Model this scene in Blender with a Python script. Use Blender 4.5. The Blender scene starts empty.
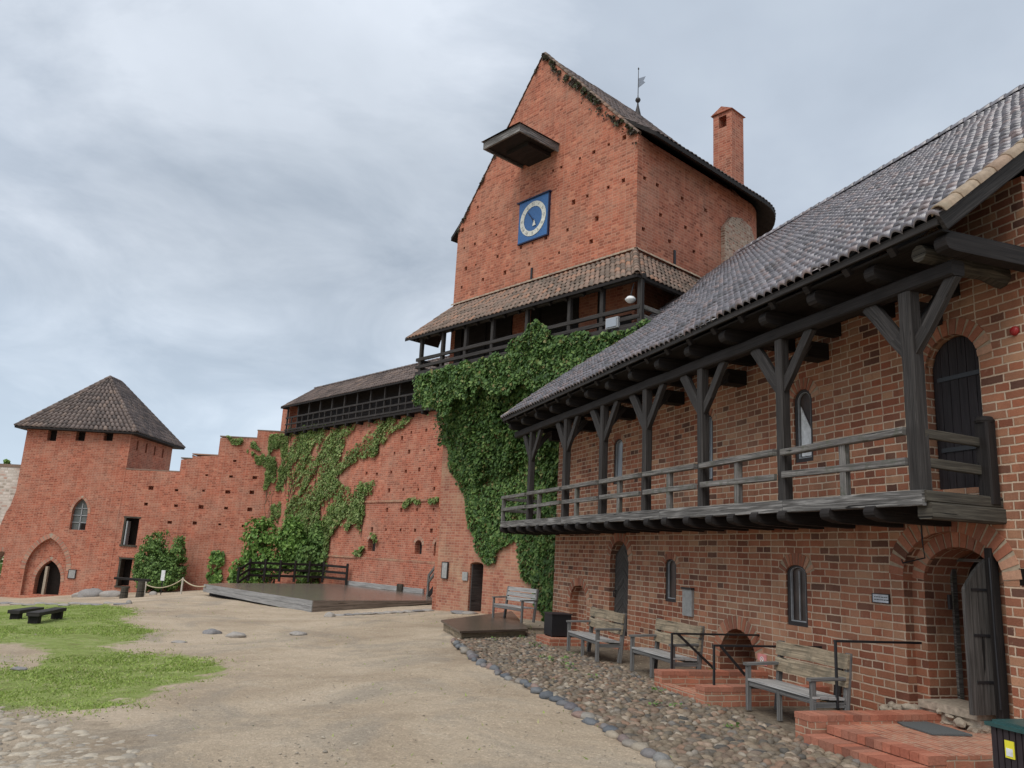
import bpy, math, random
import numpy as np
from mathutils import Vector, noise as mnoise
random.seed(7)
rng = np.random.default_rng(11)
PI = math.pi
COL = bpy.context.scene.collection
# ------------------------------------------------------------------ camera model and pixel helpers
f_px, pit, rol = 794., math.radians(12.24), math.radians(3.07)
CAMZ = 2.0
cp, sp = math.cos(pit), math.sin(pit)
cF = np.array([0, cp, sp]); _u = np.array([0, -sp, cp]); _r = np.array([1., 0, 0])
cR = math.cos(rol)*_r + math.sin(rol)*_u
cU = -math.sin(rol)*_r + math.cos(rol)*_u
CC = np.array([0, 0, CAMZ])
def ray(x, y): return cF + cR*(x-512)/f_px + cU*(384-y)/f_px
def prj(P):
    v = np.asarray(P, float)-CC; d = v@cF
    return 512+f_px*(v@cR)/d, 384-f_px*(v@cU)/d
def gz(x, y):
    s = -x
    xs = [-1e4, 0, 7, 14, 20, 25, 30, 60, 1e4]; zs = [0, 0, .42, .54, 1.2, 1.6, 2.15, 2.6, 2.6]
    return -float(np.interp(s, xs, zs))
def gnd(x, y, z=None):
    d = ray(x, y)
    if z is not None: return CC + d*(z-CAMZ)/d[2]
    zz = 0.
    for _ in range(25):
        P = CC + d*(zz-CAMZ)/d[2]; zz = .5*zz+.5*gz(P[0], P[1])
    return CC + d*(zz-CAMZ)/d[2]
class Fr:
    """wall frame: local x runs right along the wall, local y goes into the wall, z up"""
    def __init__(s, P0, az, side):
        s.P0 = np.array(P0[:2], float); s.u = np.array([math.sin(az), math.cos(az)])*side
        s.n = np.array([s.u[1], -s.u[0]])
        if (-s.P0)@s.n < 0: s.n = -s.n
        s.rz = math.atan2(s.u[1], s.u[0])
    def at(s, x, y, off=0):
        d = ray(x, y); n = np.array([s.n[0], s.n[1], 0]); Q = np.array([*(s.P0+s.n*off), 0])
        P = CC + d*(((Q-CC)@n)/(d@n)); return (P[:2]-s.P0)@s.u, P[2]
    def cross(s, x, y, u):
        d = ray(x, y); n = np.array([s.u[0], s.u[1], 0]); Q = np.array([*(s.P0+s.u*u), 0])
        P = CC + d*(((Q-CC)@n)/(d@n)); return (P[:2]-s.P0)@s.n, P[2]
    def w(s, u, off, z): q = s.P0+s.u*u+s.n*off; return np.array([q[0], q[1], z])
    def loc(s, x, y, z=None):      # ground pixel -> local u, off
        P = gnd(x, y, z); q = P[:2]-s.P0; return q@s.u, q@s.n
AZA, AZB = math.radians(-18.1), math.radians(-41.985)
WA = Fr([5.219, 13.1014], AZA, -1)
TB = Fr([-2.9, 32], AZB, -1)
CW = Fr([-4.4, 40.7], AZB, -1)
LT = Fr([-29, 52], PI/2, 1)
# ------------------------------------------------------------------ materials
MATS = {}
class NT:
    def __init__(s, name, rough=.85, spec=.3):
        m = bpy.data.materials.new(name); m.use_nodes = True; s.m = m; s.t = m.node_tree; s.b = s.t.nodes['Principled BSDF']
        s.b.inputs['Roughness'].default_value = rough; s.b.inputs['Specular IOR Level'].default_value = spec; MATS[name] = m
    def n(s, typ, **k):
        nd = s.t.nodes.new(typ)
        for a, v in k.items():
            if a.startswith('i_'):
                nd.inputs[a[2:].replace('_', ' ')].default_value = v
            else: setattr(nd, a, v)
        return nd
    def l(s, a, b): s.t.links.new(a, b)
    def coord(s, kind='Object', scale=(1, 1, 1)):
        tc = s.n('ShaderNodeTexCoord'); mp = s.n('ShaderNodeMapping'); mp.inputs['Scale'].default_value = scale
        s.l(tc.outputs[kind], mp.inputs[0]); return mp.outputs[0]
    def noise(s, vec, scale, detail=4, rough=.55, dist=0.):
        nd = s.n('ShaderNodeTexNoise'); nd.inputs['Scale'].default_value = scale; nd.inputs['Detail'].default_value = detail
        nd.inputs['Roughness'].default_value = rough; nd.inputs['Distortion'].default_value = dist; s.l(vec, nd.inputs['Vector']); return nd.outputs['Fac']
    def ramp(s, fac, stops, interp='LINEAR'):
        r = s.n('ShaderNodeValToRGB'); e = r.color_ramp; e.interpolation = interp
        while len(e.elements) < len(stops): e.elements.new(.5)
        for el, (p, c) in zip(e.elements, stops):
            el.position = p; el.color = (*c, 1) if len(c) == 3 else c
        s.l(fac, r.inputs[0]); return r.outputs[0]
    def mix(s, fac, a, b, mode='MIX'):
        m = s.n('ShaderNodeMix', data_type='RGBA', blend_type=mode)
        for sock, v in ((m.inputs[0], fac), (m.inputs[6], a), (m.inputs[7], b)):
            if hasattr(v, 'is_linked') or isinstance(v, bpy.types.NodeSocket): s.l(v, sock)
            else: sock.default_value = v if not isinstance(v, tuple) else (*v, 1)[:4]
        return m.outputs[2]
    def math(s, op, a, b=0., c=0.):
        m = s.n('ShaderNodeMath', operation=op)
        for sock, v in ((m.inputs[0], a), (m.inputs[1], b), (m.inputs[2], c)):
            if isinstance(v, bpy.types.NodeSocket): s.l(v, sock)
            else: sock.default_value = v
        return m.outputs[0]
    def color(s, c):
        if isinstance(c, tuple): s.b.inputs['Base Color'].default_value = (*c, 1)
        else: s.l(c, s.b.inputs['Base Color'])
    def bump(s, h, strength=.5, dist=.02):
        b = s.n('ShaderNodeBump'); b.inputs['Strength'].default_value = strength; b.inputs['Distance'].default_value = dist
        s.l(h, b.inputs['Height']); s.l(b.outputs[0], s.b.inputs['Normal'])
G = lambda v: (v, v, v)
def brick_mat(name, cols, mortar, bw=.29, bh=.0975, ms=.011, wear=(.45, .33, .25), wear_amt=.5, spec=.25, mort_vis=1., bump=.5, stain=None):
    k = NT(name, .88, spec)
    uv = k.n('ShaderNodeUVMap').outputs[0]
    # wobble so that courses are not ruler straight
    wn = k.n('ShaderNodeTexNoise'); wn.inputs['Scale'].default_value = 2.2; wn.inputs['Detail'].default_value = 3; k.l(uv, wn.inputs['Vector'])
    vm = k.n('ShaderNodeVectorMath', operation='MULTIPLY_ADD'); k.l(wn.outputs['Color'], vm.inputs[0]); vm.inputs[1].default_value = (.035, .03, 0); k.l(uv, vm.inputs[2])
    wn2 = k.n('ShaderNodeTexNoise'); wn2.inputs['Scale'].default_value = 28; wn2.inputs['Detail'].default_value = 2; k.l(uv, wn2.inputs['Vector'])
    vm2 = k.n('ShaderNodeVectorMath', operation='MULTIPLY_ADD'); k.l(wn2.outputs['Color'], vm2.inputs[0]); vm2.inputs[1].default_value = (.015, .013, 0); k.l(vm.outputs[0], vm2.inputs[2])
    br = k.n('ShaderNodeTexBrick'); br.offset = .5; br.squash = .62; br.squash_frequency = 2; br.offset_frequency = 2
    br.inputs['Scale'].default_value = 1; br.inputs['Brick Width'].default_value = bw; br.inputs['Row Height'].default_value = bh
    br.inputs['Mortar Size'].default_value = ms; br.inputs['Mortar Smooth'].default_value = .35; br.inputs['Bias'].default_value = 0
    br.inputs['Color1'].default_value = (0, 0, 0, 1); br.inputs['Color2'].default_value = (1, 1, 1, 1); br.inputs['Mortar'].default_value = (.5, .5, .5, 1)
    k.l(vm2.outputs[0], br.inputs['Vector'])
    n = len(cols); bc = k.ramp(br.outputs['Color'], [(i/(n-1)*.96+.02, c) for i, c in enumerate(cols)])
    fine = k.noise(uv, 45, 5, .7); bc = k.mix(.55, bc, k.ramp(fine, [(.25, G(.35)), (.75, G(.68))]), 'OVERLAY')
    big = k.noise(uv, .55, 6, .6)
    bc = k.mix(k.ramp(big, [(.45, G(0)), (.68, G(wear_amt))]), bc, wear)
    big2 = k.noise(uv, 1.7, 5, .65, .4)
    bc = k.mix(.6, bc, k.ramp(big2, [(.3, G(.36)), (.7, G(.6))]), 'OVERLAY')
    if stain:
        st = k.noise(k.coord('UV', (2.5, .35, 1)), 1.2, 5, .65); bc = k.mix(k.ramp(st, [(.52, G(0)), (.75, G(.55))]), bc, stain)
    # soot and damp marks, pale lime bloom and repaired patches with edges of their own
    pv = k.n('ShaderNodeTexVoronoi'); pv.inputs['Scale'].default_value = .55; k.l(vm.outputs[0], pv.inputs['Vector'])
    bc = k.mix(.35, bc, k.ramp(pv.outputs['Color'], [(0, G(.4)), (.5, G(.5)), (1, G(.6))]), 'OVERLAY')
    sp_ = k.noise(uv, 9, 6, .8); bc = k.mix(k.ramp(sp_, [(.6, G(0)), (.78, G(.5))]), bc, tuple(min(1, v*1.05) for v in mortar))
    dk = k.noise(k.coord('UV', (1.2, .22, 1)), 2.4, 6, .7); bc = k.mix(k.ramp(dk, [(.53, G(0)), (.78, G(.7))]), bc, tuple(v*.45 for v in cols[1]))
    mc = k.mix(k.noise(uv, 6, 4), tuple(v*.75 for v in mortar), tuple(min(1, v*1.2) for v in mortar))
    mv = k.math('MULTIPLY', br.outputs['Fac'], k.ramp(k.noise(uv, 1.1, 4), [(.3, G(.55*mort_vis)), (.6, G(mort_vis))]))
    k.color(k.mix(mv, bc, mc))
    inv = k.math('SUBTRACT', 1., br.outputs['Fac']); h = k.math('MULTIPLY_ADD', fine, .5, inv)
    k.bump(h, bump, .018)
    return k.m
brick_mat('brick_range', [(.12, .058, .042), (.28, .098, .056), (.37, .135, .074), (.4, .175, .1), (.22, .076, .046), (.45, .245, .145), (.31, .105, .06)], (.6, .47, .35), bw=.345, bh=.116, ms=.013, wear=(.42, .26, .17), wear_amt=.4, bump=.9)
brick_mat('brick_tower', [(.22, .07, .042), (.36, .115, .068), (.44, .155, .092), (.31, .098, .06), (.47, .19, .115)], (.46, .31, .23), bw=.3, bh=.105, ms=.013, wear=(.41, .225, .155), wear_amt=.5, mort_vis=.45, stain=(.2, .095, .065))
brick_mat('brick_curtain', [(.24, .072, .044), (.38, .115, .068), (.46, .155, .094), (.33, .098, .06), (.49, .2, .125)], (.5, .34, .255), bw=.3, bh=.11, ms=.015, wear=(.43, .24, .17), wear_amt=.5, mort_vis=.5, stain=(.28, .11, .08))
brick_mat('brick_old', [(.28, .1, .07), (.36, .14, .09), (.42, .2, .13), (.33, .12, .08)], (.45, .34, .25), wear=(.44, .31, .2), wear_amt=.75, mort_vis=.6)
brick_mat('brick_step', [(.3, .1, .06), (.4, .15, .09), (.45, .18, .11), (.24, .085, .055)], (.42, .33, .24), bw=.27, bh=.085, ms=.009, wear=(.4, .25, .17), wear_amt=.4)
def arch_mat(name, cols):
    k = NT(name, .85, .25); g = k.n('ShaderNodeNewGeometry'); n = len(cols)
    c = k.ramp(g.outputs['Random Per Island'], [(i/(n-1), q) for i, q in enumerate(cols)])
    c = k.mix(.6, c, k.ramp(k.noise(k.coord('Object'), 30, 5, .7), [(.3, G(.34)), (.7, G(.66))]), 'OVERLAY'); k.color(c); k.bump(k.noise(k.coord('Object'), 40, 4), .4, .01)
arch_mat('arch_brick', [(.13, .06, .04), (.3, .12, .075), (.42, .18, .11), (.46, .27, .18), (.24, .09, .06), (.36, .14, .08)])
arch_mat('arch_brick_pale', [(.33, .13, .09), (.42, .2, .14), (.46, .28, .2), (.36, .15, .1)])
arch_mat('edge_brick', [(.26, .085, .055), (.36, .13, .08), (.42, .17, .11), (.22, .09, .06), (.34, .15, .1)])
brick_mat('rubble_mixed', [(.2, .09, .06), (.45, .33, .25), (.3, .12, .08), (.5, .4, .32), (.16, .12, .09)], (.42, .34, .27), bw=.22, bh=.1, ms=.02, wear=(.16, .14, .09), wear_amt=.6)
brick_mat('rubble_white', [(.3, .25, .2), (.55, .48, .42), (.65, .58, .52), (.42, .25, .19)], (.5, .44, .38), bw=.45, bh=.2, ms=.04, wear=(.6, .55, .5), wear_amt=.8)
def wood_mat(name, c0, c1, c2, rough=.75, grain=60, moss=None, spec=.25, bump=.35):
    k = NT(name, rough, spec); v = k.coord('UV', (1.3, grain, 1))
    g = k.noise(v, 1., 5, .65, .6); c = k.ramp(g, [(.3, c0), (.5, c1), (.72, c2)])
    v2 = k.coord('UV', (.7, 5, 1)); c = k.mix(.6, c, k.ramp(k.noise(v2, 1.1, 4), [(.3, G(.33)), (.7, G(.66))]), 'OVERLAY')
    if moss: c = k.mix(k.ramp(k.noise(k.coord('Object'), 7, 5, .7), [(.48, G(0)), (.66, G(.8))]), c, moss)
    ck = k.noise(k.coord('UV', (.9, grain*.55, 1)), 1., 3, .5, .9); cr_ = k.ramp(ck, [(.3, G(1)), (.345, G(0))]); c = k.mix(cr_, c, tuple(v*.3 for v in c0))
    k.color(c); k.bump(k.math('SUBTRACT', g, cr_), bump, .012); return k.m
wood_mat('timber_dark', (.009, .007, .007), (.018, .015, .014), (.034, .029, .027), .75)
wood_mat('timber_grey', (.04, .036, .034), (.13, .121, .114), (.36, .34, .32), .65, moss=(.08, .085, .06))
wood_mat('timber_post', (.016, .014, .013), (.034, .03, .028), (.075, .068, .064), .7)
wood_mat('timber_fascia', (.035, .032, .03), (.12, .114, .108), (.4, .385, .37), .65, 35, bump=.6)
wood_mat('timber_end', (.025, .022, .018), (.06, .053, .042), (.12, .108, .085), .8, 35, bump=.6)
wood_mat('bench_grey', (.15, .145, .14), (.3, .29, .28), (.47, .46, .44), .5, 40)
wood_mat('bench_board', (.1, .08, .055), (.26, .205, .14), (.42, .34, .24), .7, 30, moss=(.12, .105, .075), bump=.5)
wood_mat('bench_leg', (.06, .056, .052), (.13, .125, .12), (.23, .22, .21), .7)
wood_mat('deck_dark', (.04, .03, .024), (.09, .067, .052), (.15, .118, .095), .35, 25, spec=.5)
wood_mat('deck_wood', (.09, .07, .058), (.17, .135, .112), (.25, .205, .175), .22, 25, spec=.7)
wood_mat('deck_fascia_light', (.12, .115, .11), (.26, .255, .25), (.4, .39, .38), .5)
wood_mat('door_planks', (.03, .027, .026), (.06, .054, .052), (.1, .09, .085), .7, 30)
wood_mat('door_leaf', (.03, .027, .025), (.06, .055, .05), (.11, .1, .095), .7, 30)
wood_mat('door_dark', (.012, .009, .01), (.022, .017, .018), (.035, .028, .03), .6, 30)
def tile_mat(name, stops, rough, spec, moss=None):
    k = NT(name, rough, spec); g = k.n('ShaderNodeNewGeometry')
    c = k.ramp(g.outputs['Random Per Island'], stops)
    c = k.mix(.6, c, k.ramp(k.noise(k.coord('Object'), 14, 5, .7), [(.3, G(.3)), (.7, G(.68))]), 'OVERLAY')
    c = k.mix(.5, c, k.ramp(k.noise(k.coord('Object'), .5, 4, .6), [(.3, G(.36)), (.7, G(.64))]), 'OVERLAY')
    if moss: c = k.mix(k.ramp(k.noise(k.coord('Object'), 2.2, 6, .75), [(.55, G(0)), (.75, G(.6))]), c, moss)
    k.color(c); k.bump(k.noise(k.coord('Object'), 60, 4), .25, .01); return k.m
tile_mat('tile_range', [(0, (.085, .08, .09)), (.35, (.145, .135, .15)), (.7, (.195, .18, .2)), (.93, (.22, .165, .16)), (1, (.07, .068, .075))], .3, .8, moss=(.2, .2, .2))
tile_mat('tile_dark', [(0, (.07, .052, .046)), (.4, (.115, .083, .072)), (.8, (.155, .115, .1)), (1, (.2, .14, .11))], .55, .4, moss=(.14, .125, .1))
tile_mat('tile_gallery', [(0, (.11, .08, .06)), (.4, (.18, .13, .1)), (.8, (.24, .155, .115)), (1, (.3, .16, .1))], .6, .3, moss=(.17, .16, .13))
tile_mat('tile_cap', [(0, (.24, .17, .13)), (.5, (.36, .28, .2)), (1, (.28, .18, .13))], .6, .3, moss=(.3, .27, .2))
def plain(name, c, rough=.6, spec=.4, metal=0., var=.25, sc=12):
    k = NT(name, rough, spec); k.b.inputs['Metallic'].default_value = metal
    n = k.noise(k.coord('Object'), sc, 4, .6)
    k.color(k.ramp(n, [(.25, tuple(v*(1-var) for v in c)), (.75, tuple(min(1, v*(1+var)) for v in c))])); return k.m
plain('mortar', (.36, .29, .21), .9, .2); plain('iron_black', (.012, .012, .014), .45, .5); plain('hole_dark', (.012, .009, .008), .95, .1)
plain('frame_dark', (.03, .025, .025), .6); plain('frame_grey', (.33, .34, .35), .6); plain('frame_lead', (.11, .12, .115), .6)
plain('white_paint', (.72, .73, .73), .5); plain('sign_grey', (.3, .3, .29), .5); plain('sign_white', (.5, .52, .56), .4)
plain('stone_sill', (.34, .28, .215), .9, sc=14, var=.45); plain('pennant_grey', (.2, .23, .28), .5); plain('clock_blue', (.04, .125, .31), .5, var=.15); plain('clock_dark', (.01, .015, .05), .5)
plain('cream', (.62, .62, .55), .5); plain('gold', (.6, .45, .15), .4, metal=.6); plain('sticker_pink', (.7, .28, .27), .5)
plain('sticker_yellow', (.75, .68, .04), .5, var=.05); plain('bin_body', (.028, .02, .022), .6); plain('bin_lid', (.02, .07, .068), .35, .6)
plain('rope', (.45, .38, .26), .9); plain('mat_grey', (.1, .105, .105), .95, .1, sc=60); plain('red_lamp', (.3, .02, .02), .4)
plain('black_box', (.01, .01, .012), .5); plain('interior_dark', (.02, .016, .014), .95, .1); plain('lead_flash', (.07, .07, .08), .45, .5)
plain('stem', (.09, .065, .04), .9); plain('post_light', (.5, .46, .4), .7)
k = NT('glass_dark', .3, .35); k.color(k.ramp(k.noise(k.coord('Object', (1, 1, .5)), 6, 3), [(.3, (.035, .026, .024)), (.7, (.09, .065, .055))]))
k = NT('glass_pale', .12, .6); k.color((.3, .33, .37))
def stone_mat(name, stops):
    k = NT(name, .7, .35); g = k.n('ShaderNodeNewGeometry'); oi = k.n('ShaderNodeObjectInfo'); c = k.ramp(k.math('FRACT', k.math('ADD', g.outputs['Random Per Island'], oi.outputs['Random'])), stops)
    c = k.mix(.7, c, k.ramp(k.noise(k.coord('Object'), 25, 5, .7), [(.3, G(.32)), (.7, G(.66))]), 'OVERLAY')
    k.color(c); k.bump(k.noise(k.coord('Object'), 40, 5), .4, .01); return k.m
stone_mat('cobble', [(0, (.07, .066, .06)), (.2, (.19, .15, .105)), (.4, (.12, .085, .062)), (.55, (.26, .2, .14)), (.7, (.145, .122, .098)), (.85, (.22, .135, .09)), (.95, (.34, .285, .22)), (1, (.085, .085, .09))])
stone_mat('pebble', [(0, (.24, .21, .17)), (.5, (.42, .36, .28)), (1, (.33, .28, .22))])
stone_mat('kerb_stone', [(0, (.08, .088, .1)), (.3, (.17, .175, .18)), (.5, (.3, .25, .19)), (.65, (.1, .105, .12)), (.8, (.24, .16, .13)), (1, (.14, .145, .15))])
stone_mat('boulder', [(0, (.24, .22, .2)), (.5, (.33, .3, .27)), (1, (.2, .19, .19))])
def leaf_mat(name, stops, dead=None):
    k = NT(name, .55, .35); g = k.n('ShaderNodeNewGeometry'); c = k.ramp(g.outputs['Random Per Island'], stops)
    c = k.mix(.5, c, k.ramp(k.noise(k.coord('Object'), .9, 4, .6), [(.3, G(.34)), (.7, G(.66))]), 'OVERLAY'); k.color(c)
    k.b.inputs['Transmission Weight'].default_value = 0
    tr = k.n('ShaderNodeBsdfTranslucent'); k.l(c, tr.inputs[0]); ms = k.n('ShaderNodeMixShader'); ms.inputs[0].default_value = .28
    out = k.t.nodes['Material Output']; k.l(k.b.outputs[0], ms.inputs[1]); k.l(tr.outputs[0], ms.inputs[2]); k.l(ms.outputs[0], out.inputs[0]); return k.m
leaf_mat('ivy_leaf', [(0, (.035, .078, .022)), (.3, (.07, .145, .036)), (.7, (.12, .215, .055)), (.93, (.2, .3, .085)), (1, (.25, .19, .08))])
leaf_mat('vine_leaf', [(0, (.08, .13, .035)), (.3, (.15, .23, .06)), (.7, (.23, .32, .095)), (.9, (.32, .4, .15)), (1, (.3, .18, .1))])
leaf_mat('bush_leaf', [(0, (.06, .115, .03)), (.3, (.11, .2, .055)), (.7, (.18, .3, .08)), (1, (.26, .39, .12))])
leaf_mat('light_leaf', [(0, (.06, .12, .025)), (.3, (.11, .22, .045)), (.7, (.19, .33, .07)), (1, (.27, .42, .11))])
leaf_mat('grass_blade', [(0, (.18, .24, .055)), (.4, (.28, .38, .08)), (.8, (.36, .46, .11)), (1, (.48, .45, .22))])
leaf_mat('dead_vine', [(0, (.03, .02, .015)), (.6, (.07, .045, .03)), (1, (.06, .09, .03))])
# ground
k = NT('sandy_ground', .93, .2); v = k.coord('Object')
n1 = k.noise(v, .32, 7, .62, .5); c = k.ramp(n1, [(.3, (.36, .275, .195)), (.48, (.475, .375, .27)), (.62, (.55, .445, .33)), (.75, (.42, .33, .24))])
st = k.noise(k.coord('Object', (.5, 1.6, 1)), .8, 6, .65, 1.); c = k.mix(k.ramp(st, [(.52, G(0)), (.72, G(.3))]), c, (.37, .3, .22))
dp = k.noise(k.coord('Object', (1, .7, 1)), .45, 7, .68, .8); c = k.mix(k.ramp(dp, [(.5, G(0)), (.62, G(.55))]), c, (.3, .262, .215))
dp2 = k.noise(v, 1.9, 6, .75, .4); c = k.mix(k.ramp(dp2, [(.55, G(0)), (.72, G(.5))]), c, (.58, .5, .39))
vo = k.n('ShaderNodeTexVoronoi'); vo.inputs['Scale'].default_value = 38; k.l(v, vo.inputs['Vector'])
peb = k.ramp(vo.outputs['Color'], [(.0, G(.3)), (.75, G(.52)), (.93, G(.8))]); c = k.mix(.4, c, peb, 'OVERLAY')
c = k.mix(.5, c, k.ramp(k.noise(v, 70, 4, .7), [(.25, G(.3)), (.75, G(.7))]), 'OVERLAY')
at = k.n('ShaderNodeAttribute', attribute_name='green'); gmask = k.ramp(k.math('ADD', at.outputs['Fac'], k.math('MULTIPLY_ADD', k.noise(v, 5, 6, .75), .7, -.35)), [(.5, G(0)), (.72, G(1))])
gc = k.ramp(k.noise(v, 3., 6, .7), [(.3, (.19, .2, .065)), (.5, (.24, .3, .08)), (.62, (.31, .33, .13)), (.75, (.42, .36, .24))]); c = k.mix(gmask, c, gc)
at2 = k.n('ShaderNodeAttribute', attribute_name='dirt'); dm = k.ramp(k.math('ADD', at2.outputs['Fac'], k.math('MULTIPLY', k.math('SUBTRACT', k.noise(v, 4, 6, .7), .5), .5)), [(.35, G(0)), (.7, G(1))])
c = k.mix(dm, c, k.ramp(k.noise(v, 9, 5, .7), [(.3, (.12, .095, .07)), (.7, (.26, .21, .155))]))
k.color(c); hb = k.math('ADD', k.noise(v, 45, 5, .7), k.math('MULTIPLY', k.noise(v, 5, 4), 2.)); k.bump(hb, .9, .035)
k = NT('outer_land', .95, .1); k.color(k.ramp(k.noise(k.coord('Object'), .05, 5), [(.3, (.05, .09, .03)), (.7, (.1, .15, .05))]))
# ------------------------------------------------------------------ mesh builder
class MB:
    def __init__(s): s.v = []; s.f = []; s.uv = []
    def add(s, vs, fs, uvs=None):
        o = len(s.v); s.v.extend([tuple(map(float, q)) for q in vs]); s.f.extend([tuple(i+o for i in q) for q in fs])
        s.uv.extend(uvs if uvs else [None]*len(fs)); return s
    def box(s, x0, x1, y0, y1, z0, z1):
        P = [(x, y, z) for x in (x0, x1) for y in (y0, y1) for z in (z0, z1)]
        return s.add(P, [(0, 1, 3, 2), (4, 6, 7, 5), (0, 4, 5, 1), (2, 3, 7, 6), (0, 2, 6, 4), (1, 5, 7, 3)])
    def beam(s, p0, p1, w, h, up=(0, 0, 1), taper=1., bev=.12):
        """chamfered bar, w across, h along up"""
        p0 = Vector(p0); p1 = Vector(p1); d = p1-p0; L = d.length; d.normalize(); up = Vector(up)
        if abs(d.dot(up)) > .98: up = Vector((0, 1, 0)) if abs(d.y) < .9 else Vector((1, 0, 0))
        sx = d.cross(up).normalized(); uz = sx.cross(d).normalized(); b = min(w, h)*bev
        sec = [(-w/2+b, -h/2), (w/2-b, -h/2), (w/2, -h/2+b), (w/2, h/2-b), (w/2-b, h/2), (-w/2+b, h/2), (-w/2, h/2-b), (-w/2, -h/2+b)]
        ns = max(1, min(30, int(L/.45))) if min(w, h) > .035 else 1; vs = []; jm = min(w, h)*.05; sd = random.random()*90
        for q in range(ns+1):
            t = q/ns; tp = 1+(taper-1)*t; o = p0+(p1-p0)*t; e_ = 1 if 0 < q < ns else .5
            o = o+sx*jm*e_*1.4*mnoise.noise(Vector((sd, t*L*1.1, 0)))+uz*jm*e_*1.4*mnoise.noise(Vector((sd, t*L*1.1, 9)))
            vs += [o+sx*a*tp*(1+.07*mnoise.noise(Vector((sd, t*L*1.7, m_))))+uz*c*tp*(1+.07*mnoise.noise(Vector((sd+5, t*L*1.7, m_)))) for m_, (a, c) in enumerate(sec)]
        fs = []; uvs = []; r = random.random()*20; acc = 0
        for i in range(8):
            j = (i+1) % 8; st = math.dist(sec[i], sec[j])
            for q in range(ns):
                l0, l1 = r+L*q/ns, r+L*(q+1)/ns; fs.append((q*8+i, q*8+j, q*8+8+j, q*8+8+i)); uvs.append([(l0, r+acc), (l0, r+acc+st), (l1, r+acc+st), (l1, r+acc)])
            acc += st
        fs += [tuple(range(7, -1, -1)), tuple(range(ns*8, ns*8+8))]; uvs += [[(r+a*.1, r+c) for a, c in sec[::-1]], [(r+a*.1, r+c) for a, c in sec]]
        return s.add(vs, fs, uvs)
    def tube(s, pts, r, n=8, r1=None):
        pts = [Vector(p) for p in pts]; vs = []; m = len(pts)
        for i, p in enumerate(pts):
            d = (pts[min(i+1, m-1)]-pts[max(i-1, 0)]).normalized(); up = Vector((0, 0, 1)) if abs(d.z) < .9 else Vector((1, 0, 0))
            a = d.cross(up).normalized(); b = a.cross(d); rr = r if r1 is None else r+(r1-r)*i/(m-1)
            vs += [p+a*rr*math.cos(t)+b*rr*math.sin(t) for t in [2*PI*q/n for q in range(n)]]
        fs = [(i*n+j, i*n+(j+1) % n, (i+1)*n+(j+1) % n, (i+1)*n+j) for i in range(m-1) for j in range(n)]
        fs += [tuple(range(n-1, -1, -1)), tuple(range((m-1)*n, m*n))]
        return s.add(vs, fs)
    def prism(s, poly, y0, y1, axis='y', cap=True):
        """poly in (x,z) extruded along y, or (x,y) along z, or (y,z) along x"""
        n = len(poly); mk = {'y': lambda a, c, t: (a, t, c), 'z': lambda a, c, t: (a, c, t), 'x': lambda a, c, t: (t, a, c)}[axis]
        vs = [mk(a, c, y0) for a, c in poly]+[mk(a, c, y1) for a, c in poly]
        fs = [(i, (i+1) % n, n+(i+1) % n, n+i) for i in range(n)]
        if cap: fs += [tuple(range(n-1, -1, -1)), tuple(range(n, 2*n))]
        return s.add(vs, fs)
    def lathe(s, prof, c=(0, 0, 0), n=16):
        vs = [(c[0]+r*math.cos(2*PI*j/n), c[1]+r*math.sin(2*PI*j/n), c[2]+z) for r, z in prof for j in range(n)]; m = len(prof)
        fs = [(i*n+j, i*n+(j+1) % n, (i+1)*n+(j+1) % n, (i+1)*n+j) for i in range(m-1) for j in range(n)]
        fs += [tuple(range(n-1, -1, -1)), tuple(range((m-1)*n, m*n))]
        return s.add(vs, fs)
    def rock(s, c, rx, ry, rz, rot=0, seed=0, sub=1):
        vs, fs = ICO[sub]; cr, sr = math.cos(rot), math.sin(rot); out = []
        for v in vs:
            q = 1+.28*mnoise.noise(Vector(v)*1.3+Vector((seed*3.7, seed*1.3, 0)))
            x, y, z = v[0]*rx*q, v[1]*ry*q, v[2]*rz*q; out.append((c[0]+x*cr-y*sr, c[1]+x*sr+y*cr, c[2]+z))
        return s.add(out, fs)
    def build(s, name, mat, parent=None, smooth=False, fix=True, loc=None, rz=0.):
        me = bpy.data.meshes.new(name); me.from_pydata(s.v, [], s.f); me.materials.append(MATS[mat])
        if fix:
            import bmesh; bm = bmesh.new(); bm.from_mesh(me); bmesh.ops.recalc_face_normals(bm, faces=bm.faces[:]) 
            # winding may change: uv set afterwards by vertex lookup
            bm.to_mesh(me); bm.free()
        setuv(me, s)
        if smooth: me.polygons.foreach_set('use_smooth', [True]*len(me.polygons))
        o = bpy.data.objects.new(name, me); COL.objects.link(o)
        if parent is not None: o.parent = parent
        if loc is not None: o.location = loc; o.rotation_euler = (0, 0, rz)
        return o
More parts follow.
